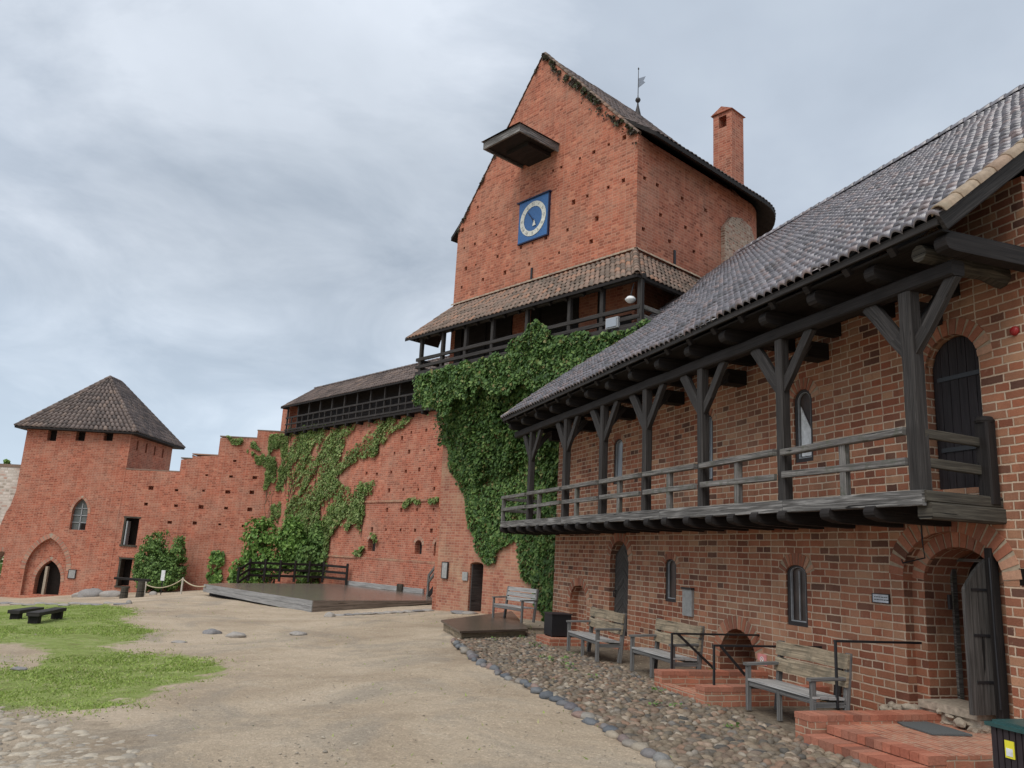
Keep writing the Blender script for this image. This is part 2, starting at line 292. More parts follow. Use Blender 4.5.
def setuv(me, mb=None):
    ul = me.uv_layers.new(name='UVMap') if not me.uv_layers else me.uv_layers[0]
    nl = len(me.loops); co = np.empty(len(me.vertices)*3); me.vertices.foreach_get('co', co); co = co.reshape(-1, 3)
    li = np.empty(nl, int); me.loops.foreach_get('vertex_index', li)
    uv = np.zeros((nl, 2)); npoly = len(me.polygons)
    nrm = np.empty(npoly*3); me.polygons.foreach_get('normal', nrm); nrm = nrm.reshape(-1, 3)
    ls = np.empty(npoly, int); lt = np.empty(npoly, int); me.polygons.foreach_get('loop_start', ls); me.polygons.foreach_get('loop_total', lt)
    pi = np.repeat(np.arange(npoly), lt); n = nrm[pi]; P = co[li]
    h = np.hypot(n[:, 0], n[:, 1]); flat = h < .3; hs = np.where(h < 1e-6, 1, h)
    tx, ty = -n[:, 1]/hs, n[:, 0]/hs
    # quantise the tangent so neighbouring faces of a wall agree
    sg = np.where((np.abs(tx) > np.abs(ty)) & (tx < 0) | (np.abs(tx) <= np.abs(ty)) & (ty < 0), -1, 1); tx *= sg; ty *= sg
    uv[:, 0] = np.where(flat, P[:, 0], P[:, 0]*tx+P[:, 1]*ty); uv[:, 1] = np.where(flat, P[:, 1], P[:, 2])
    if mb is not None and any(u is not None for u in mb.uv):
        for k_, (face, fu) in enumerate(zip(mb.f, mb.uv)):
            if fu is None: continue
            d = dict(zip(face, fu))
            for l in range(ls[k_], ls[k_]+lt[k_]): uv[l] = d[li[l]]
    ul.data.foreach_set('uv', uv.ravel())
def ico(sub):
    import bmesh; bm = bmesh.new(); bmesh.ops.create_icosphere(bm, subdivisions=sub, radius=1)
    r = ([tuple(v.co) for v in bm.verts], [tuple(v.index for v in q.verts) for q in bm.faces]); bm.free(); return r
ICO = {1: ico(1), 2: ico(2), 3: ico(3)}
def cut(o, mb):
    c = mb.build('cutter', 'hole_dark'); m = o.modifiers.new('b', 'BOOLEAN'); m.operation = 'DIFFERENCE'; m.solver = 'EXACT'; m.use_self = True; m.object = c
    if o.parent: c.parent = o.parent
    bpy.context.view_layer.update(); dg = bpy.context.evaluated_depsgraph_get(); me = bpy.data.meshes.new_from_object(o.evaluated_get(dg))
    if len(me.polygons) < 6: print('CUT FAILED', o.name)
    o.modifiers.clear(); o.data = me; bpy.data.objects.remove(c)
    while len(me.uv_layers): me.uv_layers.remove(me.uv_layers[0])
    setuv(me)
def tag(o, label=None, cat=None, group=None, kind=None):
    if label: o['label'] = label
    if cat: o['category'] = cat
    if group: o['group'] = group
    if kind: o['kind'] = kind
    return o
def empty(name, loc, rz=0., label=None, cat=None, group=None, kind=None):
    o = bpy.data.objects.new(name, None); COL.objects.link(o); o.location = loc; o.rotation_euler = (0, 0, rz); o.empty_display_size = .3
    return tag(o, label, cat, group, kind)
def copy_tree(o, parent=None):
    c = o.copy(); COL.objects.link(c)
    if parent is not None: c.parent = parent
    for ch in list(o.children): copy_tree(ch, c)
    return c
def frame_empty(name, F, u=0., off=0., z=0., **k):
    P = F.w(u, off, z); return empty(name, P, F.rz, **k)
def arch(xc, w, z0, zs, rise, kind='round', n=12):
    """outline, counter-clockwise from bottom left"""
    P = [(xc-w/2, z0), (xc+w/2, z0)]
    if kind == 'round':
        P += [(xc+w/2*math.cos(t), zs+rise*math.sin(t)) for t in [PI*i/n for i in range(n+1)]]
    elif kind == 'flat': P += [(xc+w/2, zs), (xc-w/2, zs)]
    else:
        m = n//2; R = (w*w/4+rise*rise)/w; a = math.asin(min(1, rise/R))
        P += [(xc+w/2-R+R*math.cos(a*i/m), zs+R*math.sin(a*i/m)) for i in range(m+1)]
        P += [(xc-w/2+R-R*math.cos(a*i/m), zs+R*math.sin(a*i/m)) for i in range(m-1, -1, -1)]
    return P
def ring(mb, poly, th, y0, y1, nb, start=2):
    """voussoir bricks along an arch outline (skips the two bottom corners)"""
    P = [Vector((a, c)) for a, c in poly[start:]]; d = [0]
    for i in range(1, len(P)): d.append(d[-1]+(P[i]-P[i-1]).length)
    def pt(t):
        t = max(0, min(d[-1], t))
        for i in range(1, len(P)):
            if t <= d[i]+1e-9: q = (t-d[i-1])/max(1e-9, d[i]-d[i-1]); return P[i-1].lerp(P[i], q)
        return P[-1]
    ctr = Vector((sum(p.x for p in P)/len(P), min(p.y for p in P)))
    for i in range(nb):
        a, b = pt(d[-1]*(i+.11)/nb), pt(d[-1]*(i+.89)/nb); t = (b-a).normalized(); n = Vector((t.y, -t.x)) 
        if n.dot((a+b)/2-ctr) < 0: n = -n
        n2 = n; j = random.uniform(-.006, .004)
        q = [a, b, b+n2*th*1.0+t*.012, a+n2*th*1.0-t*.012]
        mb.prism([(p.x, p.y) for p in q], y0+j, y1)
def ring_part(poly, th, y0, y1, nb, parent, mat='arch_brick'):
    m = MB(); ring(m, poly, th, y0, y1, nb); o = m.build('brick_arch', mat, parent, fix=True)
    P = [Vector((a, c)) for a, c in poly[2:]]; ctr = Vector((sum(p.x for p in P)/len(P), min(p.y for p in P))); n = len(P); m = MB(); A = []; B = []
    for i, p in enumerate(P):
        t = (P[min(i+1, n-1)]-P[max(i-1, 0)]).normalized(); nn = Vector((t.y, -t.x)); nn = nn if nn.dot(p-ctr) >= 0 else -nn; A.append(p); B.append(p+nn*th)
    y = y0+.009; m.add([(p.x, y, p.y) for p in A]+[(p.x, y, p.y) for p in B]+[(p.x, y1, p.y) for p in B], [(i, i+1, n+i+1, n+i) for i in range(n-1)]+[(n+i, n+i+1, 2*n+i+1, 2*n+i) for i in range(n-1)])
    m.build('mortar', 'stone_sill' if mat != 'arch_brick' else 'mortar', o); return o
# ------------------------------------------------------------------ roof tiles
def tile_roof(mb, O, U, V, LU, LV, tw, tl, inside=None, amp=.035, res=6, jit=1., lip=.025):
    O, U, V = map(lambda q: np.array(q, float), (O, U, V)); U /= np.linalg.norm(U); V /= np.linalg.norm(V); N = np.cross(U, V)
    if N[2] < 0: N = -N
    nu, nv = int(LU/tw), int(LV/tl); tw = LU/nu; tl = LV/nv
    xs = np.linspace(-.04, 1.04, res+1); prof = amp*(np.abs(np.sin(PI*np.clip(xs, 0, 1)))**.8-.5)
    for j in range(nv):
        for i in range(nu):
            s, t = (i+.5)*tw, (j+.5)*tl
            if inside and not inside(s, t): continue
            dz = random.uniform(-.006, .006)*jit; du = random.uniform(-.008, .008)*jit; sk = random.uniform(-.012, .012)*jit
            r = []
            for q, (tt, hh) in enumerate(((j*tl-.0, lip+.012), (j*tl, lip+.03), ((j+1.06)*tl, .004))):
                for x, p in zip(xs, prof):
                    sg_ = .05*mnoise.noise(Vector((i*tw*.45, j*tl*.45, 3.3))); h = (hh+p+dz if q else hh+p+dz-lip*1.1)+sg_
                    r.append(O+U*(i*tw+x*tw+du+sk*q)+V*tt+N*h)
            m = res+1; mb.add(r, [(a*m+b, a*m+b+1, (a+1)*m+b+1, (a+1)*m+b) for a in range(2) for b in range(res)])
def cap_row(mb, p0, p1, r=.11, step=.35, up=(0, 0, 1)):
    p0, p1 = Vector(p0), Vector(p1); L = (p1-p0).length; n = max(1, int(L/step)); d = (p1-p0).normalized(); sx = d.cross(Vector(up)).normalized(); u = sx.cross(d)
    for i in range(n):
        a = p0+d*(L*i/n); b = p0+d*(L*(i+1.06)/n); ra, rb = r*1.08, r*.9
        vs = [q+sx*rr*math.cos(t)+u*rr*math.sin(t) for q, rr in ((a, ra), (b, rb)) for t in [PI*m/6-.1+.2*m/6 for m in range(7)]]
        vs += [q+sx*rr*math.cos(t)*.8+u*(rr*math.sin(t)*.8) for q, rr in ((a, ra), (b, rb)) for t in [PI*m/6 for m in range(7)]]
        fs = [(m, m+1, 8+m, 7+m) for m in range(6)]+[(14+m, 21+m, 22+m, 15+m) for m in range(6)]+[(m, 14+m, 15+m, m+1) for m in range(6)]
        mb.add(vs, fs)
# ------------------------------------------------------------------ foliage
def leaves(mb, P, N, size, jitter=.7, droop=.35):
    n = len(P); P = np.asarray(P, float); N = np.asarray(N, float)+rng.normal(0, jitter*.6, (n, 3)); N[:, 2] += droop
    N /= np.linalg.norm(N, axis=1)[:, None]
    D = np.array([0, 0, -1.])+rng.normal(0, .45, (n, 3)); D -= N*(D*N).sum(1)[:, None]; D /= np.linalg.norm(D, axis=1)[:, None]
    S = np.cross(N, D); sz = size*rng.uniform(.45, 1.6, n)[:, None]
    a = P-D*sz*.5; b = P+S*sz*.45-D*sz*.08+N*sz*.12; c = P+D*sz*.55; d = P-S*sz*.45-D*sz*.08+N*sz*.12
    vs = np.stack([a, b, c, d], 1).reshape(-1, 3); o = len(mb.v)
    mb.v.extend(map(tuple, vs.tolist())); mb.f.extend([(o+4*i, o+4*i+1, o+4*i+2, o+4*i+3) for i in range(n)]); mb.uv.extend([None]*n)
def inpoly(x, y, poly):
    r = False; n = len(poly)
    for i in range(n):
        x0, y0 = poly[i]; x1, y1 = poly[i-1]
        if (y0 > y) != (y1 > y) and x < (x1-x0)*(y-y0)/(y1-y0)+x0: r = not r
    return r
def nz(x, y, z=0., s=1.): return mnoise.noise(Vector((x*s, y*s, z)))
# ================================================================== world, light, camera
sc = bpy.context.scene
w = bpy.data.worlds.new('World'); sc.world = w; w.use_nodes = True; t = w.node_tree; bg = t.nodes['Background']
SUN_EL, SUN_AZ = math.radians(52), math.radians(215)
sky = t.nodes.new('ShaderNodeTexSky'); sky.sky_type = 'NISHITA'; sky.sun_disc = False; sky.sun_elevation = SUN_EL; sky.sun_rotation = SUN_AZ
tc = t.nodes.new('ShaderNodeTexCoord'); sep = t.nodes.new('ShaderNodeSeparateXYZ'); t.links.new(tc.outputs['Generated'], sep.inputs[0])
def wm(op, a, b=0., c=0.):
    m = t.nodes.new('ShaderNodeMath'); m.operation = op
    for q, v_ in zip(m.inputs, (a, b, c)):
        if isinstance(v_, bpy.types.NodeSocket): t.links.new(v_, q)
        else: q.default_value = v_
    return m.outputs[0]
zc = wm('ADD', wm('MAXIMUM', sep.outputs[2], 0.), .28); cmb = t.nodes.new('ShaderNodeCombineXYZ')
t.links.new(wm('DIVIDE', sep.outputs[0], zc), cmb.inputs[0]); t.links.new(wm('DIVIDE', sep.outputs[1], zc), cmb.inputs[1])
def wnoise(scale, det, ro, dist, off):
    mp = t.nodes.new('ShaderNodeMapping'); mp.inputs['Location'].default_value = off; t.links.new(cmb.outputs[0], mp.inputs[0])
    nn = t.nodes.new('ShaderNodeTexNoise'); nn.inputs['Scale'].default_value = scale; nn.inputs['Detail'].default_value = det; nn.inputs['Roughness'].default_value = ro; nn.inputs['Distortion'].default_value = dist
    t.links.new(mp.outputs[0], nn.inputs[0]); return nn.outputs['Fac']
def wramp(f, stops):
    r = t.nodes.new('ShaderNodeValToRGB'); e = r.color_ramp
    while len(e.elements) < len(stops): e.elements.new(.5)
    for el, (p, c_) in zip(e.elements, stops): el.position = p; el.color = (*c_, 1)
    t.links.new(f, r.inputs[0]); return r.outputs[0]
cl = wramp(wm('ADD', wm('MULTIPLY', wnoise(.62, 6, .5, .25, (2.1, .9, 0)), .82), wm('MULTIPLY', wnoise(2.2, 6, .55, .2, (4, 2, 1)), .18)), [(.36, (.28, .325, .385)), (.46, (.375, .425, .495)), (.55, (.47, .525, .585)), (.66, (.64, .69, .735))])
mx = t.nodes.new('ShaderNodeMix'); mx.data_type = 'RGBA'; mx.blend_type = 'MULTIPLY'; mx.inputs[0].default_value = 1
mx.inputs[7].default_value = (10.2, 10.2, 10.2, 1); t.links.new(cl, mx.inputs[6])
# cloud deck brightening and turning paler towards the horizon
dv = t.nodes.new('ShaderNodeVectorMath'); dv.operation = 'DOT_PRODUCT'; t.links.new(tc.outputs['Generated'], dv.inputs[0]); b_ = ray(290, 130); b_ = b_/np.linalg.norm(b_); dv.inputs[1].default_value = tuple(b_)
brk = wramp(wm('ADD', dv.outputs['Value'], wm('MULTIPLY', wm('SUBTRACT', wnoise(2.2, 6, .6, .6, (2, 7, 1)), .5), .22)), [(.93, (1, 1, 1)), (1., (1.5, 1.43, 1.36))])
mb2 = t.nodes.new('ShaderNodeMix'); mb2.data_type = 'RGBA'; mb2.blend_type = 'MULTIPLY'; mb2.inputs[0].default_value = 1; t.links.new(mx.outputs[2], mb2.inputs[6]); t.links.new(brk, mb2.inputs[7]); mx = mb2
hz = wramp(sep.outputs[2], [(0, (.49, .6, .71)), (.25, (.44, .53, .635)), (.5, (.46, .53, .62))]); hz10 = t.nodes.new('ShaderNodeMix'); hz10.data_type = 'RGBA'; hz10.blend_type = 'MULTIPLY'; hz10.inputs[0].default_value = 1; hz10.inputs[7].default_value = (10, 10, 10, 1); t.links.new(hz, hz10.inputs[6])
m1 = t.nodes.new('ShaderNodeMix'); m1.data_type = 'RGBA'; t.links.new(wm('MULTIPLY', wm('SUBTRACT', 1., wm('MULTIPLY', sep.outputs[2], 3.)), .8), m1.inputs[0]); m1.clamp_factor = True
t.links.new(mx.outputs[2], m1.inputs[6]); t.links.new(hz10.outputs[2], m1.inputs[7])
m2 = t.nodes.new('ShaderNodeMix'); m2.data_type = 'RGBA'; m2.inputs[0].default_value = .95; t.links.new(sky.outputs[0], m2.inputs[6]); t.links.new(m1.outputs[2], m2.inputs[7])
t.links.new(m2.outputs[2], bg.inputs[0]); bg.inputs[1].default_value = .1
sd = bpy.data.lights.new('sun', 'SUN'); sd.energy = 1.7; sd.angle = math.radians(40); sd.color = (1, .96, .9)
so = bpy.data.objects.new('sun', sd); COL.objects.link(so)
sdir = Vector((math.sin(SUN_AZ)*math.cos(SUN_EL), math.cos(SUN_AZ)*math.cos(SUN_EL), math.sin(SUN_EL))); so.rotation_euler = sdir.to_track_quat('Z', 'Y').to_euler(); so.location = (0, -20, 40)
cd = bpy.data.cameras.new('camera'); cam = bpy.data.objects.new('camera', cd); COL.objects.link(cam); sc.camera = cam
cd.sensor_width = 36; cd.lens = f_px/1024*36; cd.clip_end = 3000; cd.clip_start = .05
from mathutils import Matrix
M = Matrix(((cR[0], cU[0], -cF[0], 0), (cR[1], cU[1], -cF[1], 0), (cR[2], cU[2], -cF[2], CAMZ), (0, 0, 0, 1))); cam.matrix_world = M
sc.view_settings.view_transform = 'Standard'; sc.view_settings.look = 'None'; sc.view_settings.exposure = .5; sc.view_settings.gamma = 1
sc.render.resolution_x, sc.render.resolution_y = 1024, 768
sc.cycles.max_bounces = 6; sc.cycles.use_denoising = True
# ================================================================== ground
GRASS = [(-60, 609), (0, 605), (60, 603), (108, 605), (136, 609), (138, 615), (118, 620), (160, 631), (130, 641), (100, 646), (126, 652), (180, 655), (222, 661), (229, 668), (212, 681), (170, 688), (128, 699), (92, 709), (40, 712), (0, 711), (-60, 715)]
BARE = [(-20, 643), (30, 645), (56, 651), (52, 662), (30, 670), (10, 671), (-20, 668)]
def green(x, y):
    if y < 3: return 0
    if not inpoly(*prj((x, y, gz(x, y))), GBOX): return 0
    s = sum(green1(x+a, y+b_) for a, b_ in ((0, 0), (.4, .3), (-.4, -.3), (.3, -.6), (-.3, .6)))/5
    q = s*1.15-.2*max(0, nz(x, y, 12, .9))-.5*max(0, nz(x, y, 15, 2.6)); return max(0, min(1, q))
GBOX = [(-80, 595), (250, 595), (250, 725), (-80, 725)]
def green1(x, y):
    a, c = prj((x, y, gz(x, y)))
    j = 10*nz(x, y, 0, .5)+9*nz(x, y, 5, 1.8); a += j*1.6; c += j*.45
    if not inpoly(a, c, GRASS): return 0.
    if inpoly(a, c, BARE): return .3
    return 1.
COB = [(455, 641), (481, 664), (519, 683), (550, 697), (581, 716), (612, 734), (644, 753), (675, 770), (720, 800), (1010, 800), (900, 770), (835, 752), (790, 733), (742, 713), (700, 700), (660, 685), (628, 668), (590, 657), (555, 648), (536, 641), (532, 632), (455, 638)]
COBW = [tuple(gnd(*p, 0.)[:2]) for p in COB]
def axis(parts):
    r = [];
    for a, b, n in parts: r += list(np.linspace(a, b, n, endpoint=False))
    return r+[parts[-1][1]]
gx = axis([(-900, -60, 14), (-60, -30, 20), (-30, -19, 24), (-19, 8, 180), (8, 30, 20), (30, 900, 14)])
gy = axis([(-900, -20, 12), (-20, 4, 24), (4, 34, 200), (34, 62, 50), (62, 900, 14)])
vs = []; ga = []; da = []
for y in gy:
    for x in gx:
        z = gz(x, y); near = -19 < x < 8 and 3 < y < 36
        z += (.035*nz(x, y, 0, .35)+(.014*nz(x, y, 3, 1.3)+.006*nz(x, y, 7, 3) if near else 0)) if abs(x) < 60 and abs(y) < 80 else 0
        if near: z -= .012*max(0, nz(x*1.2, y*.35, 21, 1.))+.008*max(0, nz(x, y, 23, 5)-.2)
        if x > 0: z = min(z, 0)-.006
        if abs(x) > 75 or y > 90: z = -3.5
        vs.append((x, y, z)); g_ = green(x, y) if near or (-30 < x < 0 and 10 < y < 50) else 0; ga.append(g_)
        q = (np.array((x, y))-WA.P0); u_, o_ = q@WA.u, q@WA.n; d_ = 0
        if -12 < u_ < 8 and -1 < o_ < 2.4: d_ = .9
        if near and inpoly(x, y, COBW): d_ = 1
        q = (np.array((x, y))-CC[:2]); 
        a_, c_ = prj((x, y, z)) if y > 4 else (0, 0)
        if y > 4 and a_ < 150 and c_ > 700+.2*a_: d_ = .45
        da.append(d_)
nx = len(gx); fs = [(j*nx+i, j*nx+i+1, (j+1)*nx+i+1, (j+1)*nx+i) for j in range(len(gy)-1) for i in range(nx-1)]
me = bpy.data.meshes.new('ground'); me.from_pydata(vs, [], fs); me.materials.append(MATS['sandy_ground'])
for nm, arr in (('green', ga), ('dirt', da)): at_ = me.attributes.new(nm, 'FLOAT', 'POINT'); at_.data.foreach_set('value', arr)
me.polygons.foreach_set('use_smooth', [True]*len(me.polygons))
ground = bpy.data.objects.new('ground', me); COL.objects.link(ground); tag(ground, 'pale sandy courtyard ground with worn patches', 'ground', kind='structure')
GXI = np.array(gx); GYI = np.array(gy); GAR = np.array(ga).reshape(len(gy), len(gx))
def green_at(x, y):
    i = min(len(gx)-2, max(0, int(np.searchsorted(GXI, x))-1)); j = min(len(gy)-2, max(0, int(np.searchsorted(GYI, y))-1))
    a = (x-GXI[i])/(GXI[i+1]-GXI[i]); b_ = (y-GYI[j])/(GYI[j+1]-GYI[j])
    return (GAR[j, i]*(1-a)+GAR[j, i+1]*a)*(1-b_)+(GAR[j+1, i]*(1-a)+GAR[j+1, i+1]*a)*b_
# grass blades
mb = MB(); cnt = 0
while cnt < 66000:
    # denser towards the camera
    y = 8+rng.random()**1.3*26; x = -19+rng.random()*21
    g_ = green_at(x, y)
    if rng.random() > g_**1.6+.003: continue
    if nz(x, y, 9, 1.1)+.5*nz(x, y, 1, 4) < -.2 and rng.random() < .85: continue
    cnt += 1; z = gz(x, y)-.01; h = rng.uniform(.015, .045)*(1+.5*nz(x, y, 4, 2)); r_ = rng.random()*6.28; wd = rng.uniform(.008, .02)
    dx, dy = math.cos(r_), math.sin(r_); bx, by = rng.normal(0, .03), rng.normal(0, .03)
    mb.add([(x-dx*wd, y-dy*wd, z), (x+dx*wd, y+dy*wd, z), (x+bx, y+by, z+h)], [(0, 1, 2)])
g = mb.build('grass', 'grass_blade', fix=False); tag(g, 'short bright green grass growing on the worn courtyard', 'grass', kind='stuff')
# pebbles
mb = MB()
for i in range(2600):
    y = 6.5+rng.random()**1.6*24; x = -.9*y*.62+rng.random()*(.62*y*.9+3.2)
    if i < 500: x = rng.uniform(-6.5, -1.5); y = rng.uniform(7.2, 9.5)
    if inpoly(x, y, COBW): continue
    r_ = rng.uniform(.005, .014)*(1+1.2*(rng.random() < .03)); mb.rock((x, y, gz(x, y)+.002), r_*1.3, r_, r_*.5, rng.random()*3, i)
tag(mb.build('gravel', 'pebble', fix=False, smooth=True), 'fine loose gravel scattered over the sandy yard', 'gravel', kind='stuff')
# cobbled path of embedded stones
mb = MB(); xs_ = [p[0] for p in COBW]; ys_ = [p[1] for p in COBW]; sp_ = .128; row = 0; y = min(ys_)
while y < max(ys_):
    x = min(xs_)+(row % 2)*sp_/2
    while x < max(xs_):
        X, Y = x+rng.normal(0, .022), y+rng.normal(0, .022); q = np.array((X, Y))-WA.P0; o_ = q@WA.n
        if inpoly(X, Y, COBW) and Y > 5.2:
            big = 1+.45*max(0, nz(X, Y, 1, .7)); r_ = rng.uniform(.045, .083)*big
            if rng.random() > .06: mb.rock((X, Y, -.012+rng.normal(0, .004)), r_*rng.uniform(.95, 1.4), r_*.85, rng.uniform(.034, .05), rng.random()*3.1, rng.random()*90, 2 if Y < 12 else 1)
        x += sp_
    y += sp_*.8; row += 1
tag(mb.build('cobbled_path', 'cobble', fix=False, smooth=True), 'rough cobbled strip running along the brick range', 'path', kind='structure')
# larger edging stones on its outer rim
EDGE = [(455, 641), (481, 664), (519, 683), (550, 697), (581, 716), (612, 734), (644, 753), (675, 770), (705, 790)]
EW = [gnd(*p, 0.)[:2] for p in EDGE]; acc = 0; k_ = 0
for a_, b_ in zip(EW[:-1], EW[1:]):
    L = np.linalg.norm(b_-a_); d = (b_-a_)/L; q = .08
    while q < L:
        c_ = a_+d*q; r_ = random.uniform(.08, .16); mb = MB(); mb.rock((0, 0, 0), r_, r_*random.uniform(.55, .85), random.uniform(.045, .075), 0, k_*1.7, 2)
        o = mb.build('edging_stone', 'kerb_stone', smooth=True, fix=False, loc=(c_[0]+random.uniform(-.06, .06), c_[1]+random.uniform(-.06, .06), .008), rz=math.atan2(d[1], d[0])+random.uniform(-.4, .4))
        tag(o, 'rounded grey edging stone on the outer rim of the cobbled strip', 'stone', 'edging stones along the cobbled strip'); q += r_*2.02; k_ += 1
mb = MB()
for i in range(420):
    px, py = rng.uniform(-60, 150), rng.uniform(704, 800); 
    if py < 706+max(0, px)*.3: continue
    P = gnd(px, py); r_ = rng.uniform(.04, .11); mb.rock((P[0], P[1], gz(*P[:2])-.004), r_*1.2, r_*.8, .02+.12*r_, rng.random()*3, i*1.1, 2)
tag(mb.build('embedded_stones', 'pebble', fix=False, smooth=True), 'flat worn paving stones half buried in the sand at the bottom left', 'paving', kind='stuff')
# stones lying in the yard
def stone(px, py, wpx, label, flat=.4, grp='stones lying in the yard', mat='boulder'):
    P = gnd(px, py); D = P[1]; r_ = wpx/2*D/f_px; mb = MB(); mb.rock((0, 0, 0), r_, r_*.7, r_*flat, 0, px*.37+py, 3 if wpx > 10 else 2)
    o = mb.build('stone', mat, smooth=True, fix=False, loc=(P[0], P[1]+r_*.5, gz(*P[:2])+r_*flat*.25), rz=random.uniform(-.3, .3)); return tag(o, label, 'stone', grp)
stone(210, 634, 17, 'grey stone embedded in the sand, left of the pair in the middle of the yard')
stone(234, 637, 19, 'longer grey stone with dark end, right of the pair in the yard', .36)
stone(297, 635, 17, 'low dark stone in the sand in front of the wooden stage', .3)
stone(178, 643, 15, 'small flat stone just below the embedded pair of stones', .2)
stone(152, 595, 9, 'small reddish stone lying by the rope barrier in front of the round bush', .6)
stone(151, 738, 12, 'small grey stone in the sand at the bottom left', .3)
stone(17, 670, 14, 'grey stone half sunk in the bare patch of the lawn', .3)
stone(128, 604, 6, 'dark stone at the right end of the flat stone row', .9)
stone(329, 617, 11, 'grey rounded stone right below the near corner of the stage', .6)
for i in range(11):
    X = 4+i*11.5; stone(X, 604+(i % 3)*.8, 13, 'flat pale stone in the low row between lawn and corner tower', .22, 'flat stones edging the far side of the lawn')
for i in range(10):
    X = 338+i*10; stone(X, 616-i*.55, 12, 'flat stone in the row at the foot of the stage front', .24, 'flat stones along the stage front')
# far land beyond the walls
mb = MB()
for i in range(40):
    t_ = 2*PI*i/40; mb.rock((math.cos(t_)*330, math.sin(t_)*330, -60), 60, 60, 55, 0, i, 2)
tag(mb.build('hills', 'outer_land', smooth=True, fix=False), 'distant low wooded land beyond the castle', 'hills', kind='structure')
# ================================================================== brick range on the right
def span(F, x0, x1, yt, yb, off=0):
    ym = (yt+yb)/2; xm = (x0+x1)/2
    return F.at(x0, ym, off)[0], F.at(x1, ym, off)[0], F.at(xm, yb, off)[1], F.at(xm, yt, off)[1]
R = frame_empty('brick_range', WA, label='long brick building with timber balcony and pantiled roof on the right', cat='building')
wall = MB(); wall.box(-11.8, 3.9, 0, .95, -.6, 7.15).build('wall', 'brick_range', R)
wall = R.children[0]; cutm = MB(); dark = MB(); rings = MB()
ops = {}
def op(key, x0, x1, yt, yb, kind, depth, rise=None, ringth=.2, nb=9, u=None):
    u0, u1, z0, z1 = u if u else span(WA, x0, x1, yt, yb); w_ = u1-u0; rise = w_/2 if rise is None else rise
    P = arch((u0+u1)/2, w_, z0, z1-rise, rise, kind); cutm.prism(P, -.2, depth); ops[key] = (u0, u1, z0, z1, rise, P)
    if ringth: ring_part(P, ringth, -.01, .05, nb, R)
op('blind', 569.5, 586.5, 585, 633, 'pointed', .22, .5, .2, 12)
op('door2', 609.5, 628, 540.5, 636, 'round', .3, None, .22, 12)
op('w1', 665, 676.2, 559, 602, 'round', .3, .12, .14, 7)
op('w2', 786.5, 807.3, 565, 626, 'round', .3, .13, .2, 10)
op('niche', 0, 0, 0, 0, 'round', .7, None, .24, 16, u=(-3.04, -1.87, -.3, .9))
op('uw1', 613.5, 622.5, 439, 484, 'round', .3, .15, .14, 7)
op('uw2', 704.5, 713, 415, 482, 'round', .3, .15, .14, 7)
op('uw3', 794, 812.5, 389, 462, 'round', .3, .2, .2, 9)
op('updoor', 0, 0, 0, 0, 'round', .35, .42, .22, 12, u=(2.2, 3.08, 3.2, 5.33))

# near doorway: two stepped recesses
P1 = arch(2.4, 1.6, .12, 2.02, .62, 'round', 16); P2 = arch(2.4, 1.16, .3, 1.98, .46, 'round', 16)
cutm.prism(P1, -.2, .15)
cut2 = MB(); cut2.prism(P2, -.3, 1.2)
cut(wall, cutm); cut(wall, cut2)
ring_part(P1, .26, -.01, .04, 19, R); ring_part(P2, .2, .14, .2, 15, R)
# closing panels in the openings
blk = MB(); u0, u1, z0, z1, rise, P = ops['blind']
MB().box(-12.2, 4.3, .951, 1.1, .2, 6.9).build('unlit_backing', 'interior_dark', R)  # dark sheet behind the openings, unlit interior put into its colour
def window(key, frame_mat='frame_dark', pane='glass_dark', y=.025, bars=1, curtain=None):
    u0, u1, z0, z1, rise, P = ops[key]; w_ = u1-u0; xc = (u0+u1)/2
    fr = MB(); Pi = arch(xc, w_-.14, z0+.07, z1-rise, rise*.75, 'round'); n = len(P)
    for i in range(n):
        j = (i+1) % n; a0, a1, b0, b1 = P[i], P[j], Pi[i], Pi[j]
        fr.add([(a0[0], y, a0[1]), (a1[0], y, a1[1]), (b1[0], y, b1[1]), (b0[0], y, b0[1]), (a0[0], y+.06, a0[1]), (a1[0], y+.06, a1[1]), (b1[0], y+.06, b1[1]), (b0[0], y+.06, b0[1])], [(0, 1, 2, 3), (4, 7, 6, 5), (3, 2, 6, 7), (0, 4, 5, 1)])
    fo = fr.build('window', frame_mat, R)
    inn = MB(); Pj = arch(xc, w_-.175, z0+.088, z1-rise, rise*.7, 'round'); m = len(Pj)
    for i in range(m):
        j = (i+1) % m; a0, a1, b0, b1 = Pi[i], Pi[j], Pj[i], Pj[j]
        inn.add([(a0[0], y+.01, a0[1]), (a1[0], y+.01, a1[1]), (b1[0], y+.01, b1[1]), (b0[0], y+.01, b0[1]), (b1[0], y+.05, b1[1]), (b0[0], y+.05, b0[1])], [(0, 1, 2, 3), (3, 2, 4, 5)])
    for b_ in range(bars): xx = xc+(b_-(bars-1)/2)*w_*.26; inn.box(xx-.008, xx+.008, y+.03, y+.045, z0+.1, z1-.1)
    inn.build('inner_frame', 'frame_grey', fo)
    g_ = MB(); g_.prism(Pi, y+.06, y+.075); g_.build('pane', pane, fo)
    if curtain: c_ = MB(); c_.box(u0+.12, xc-.03, y+.1, y+.11, z0+.1, z1-rise); c_.build('curtain', 'frame_grey', fo)
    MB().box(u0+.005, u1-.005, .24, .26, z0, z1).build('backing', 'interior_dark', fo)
    return fo
window('w1', bars=0); window('w2', bars=1); window('uw1', pane='glass_pale', bars=0); window('uw2', pane='glass_pale', bars=0); wu3 = window('uw3', pane='glass_dark', bars=0)
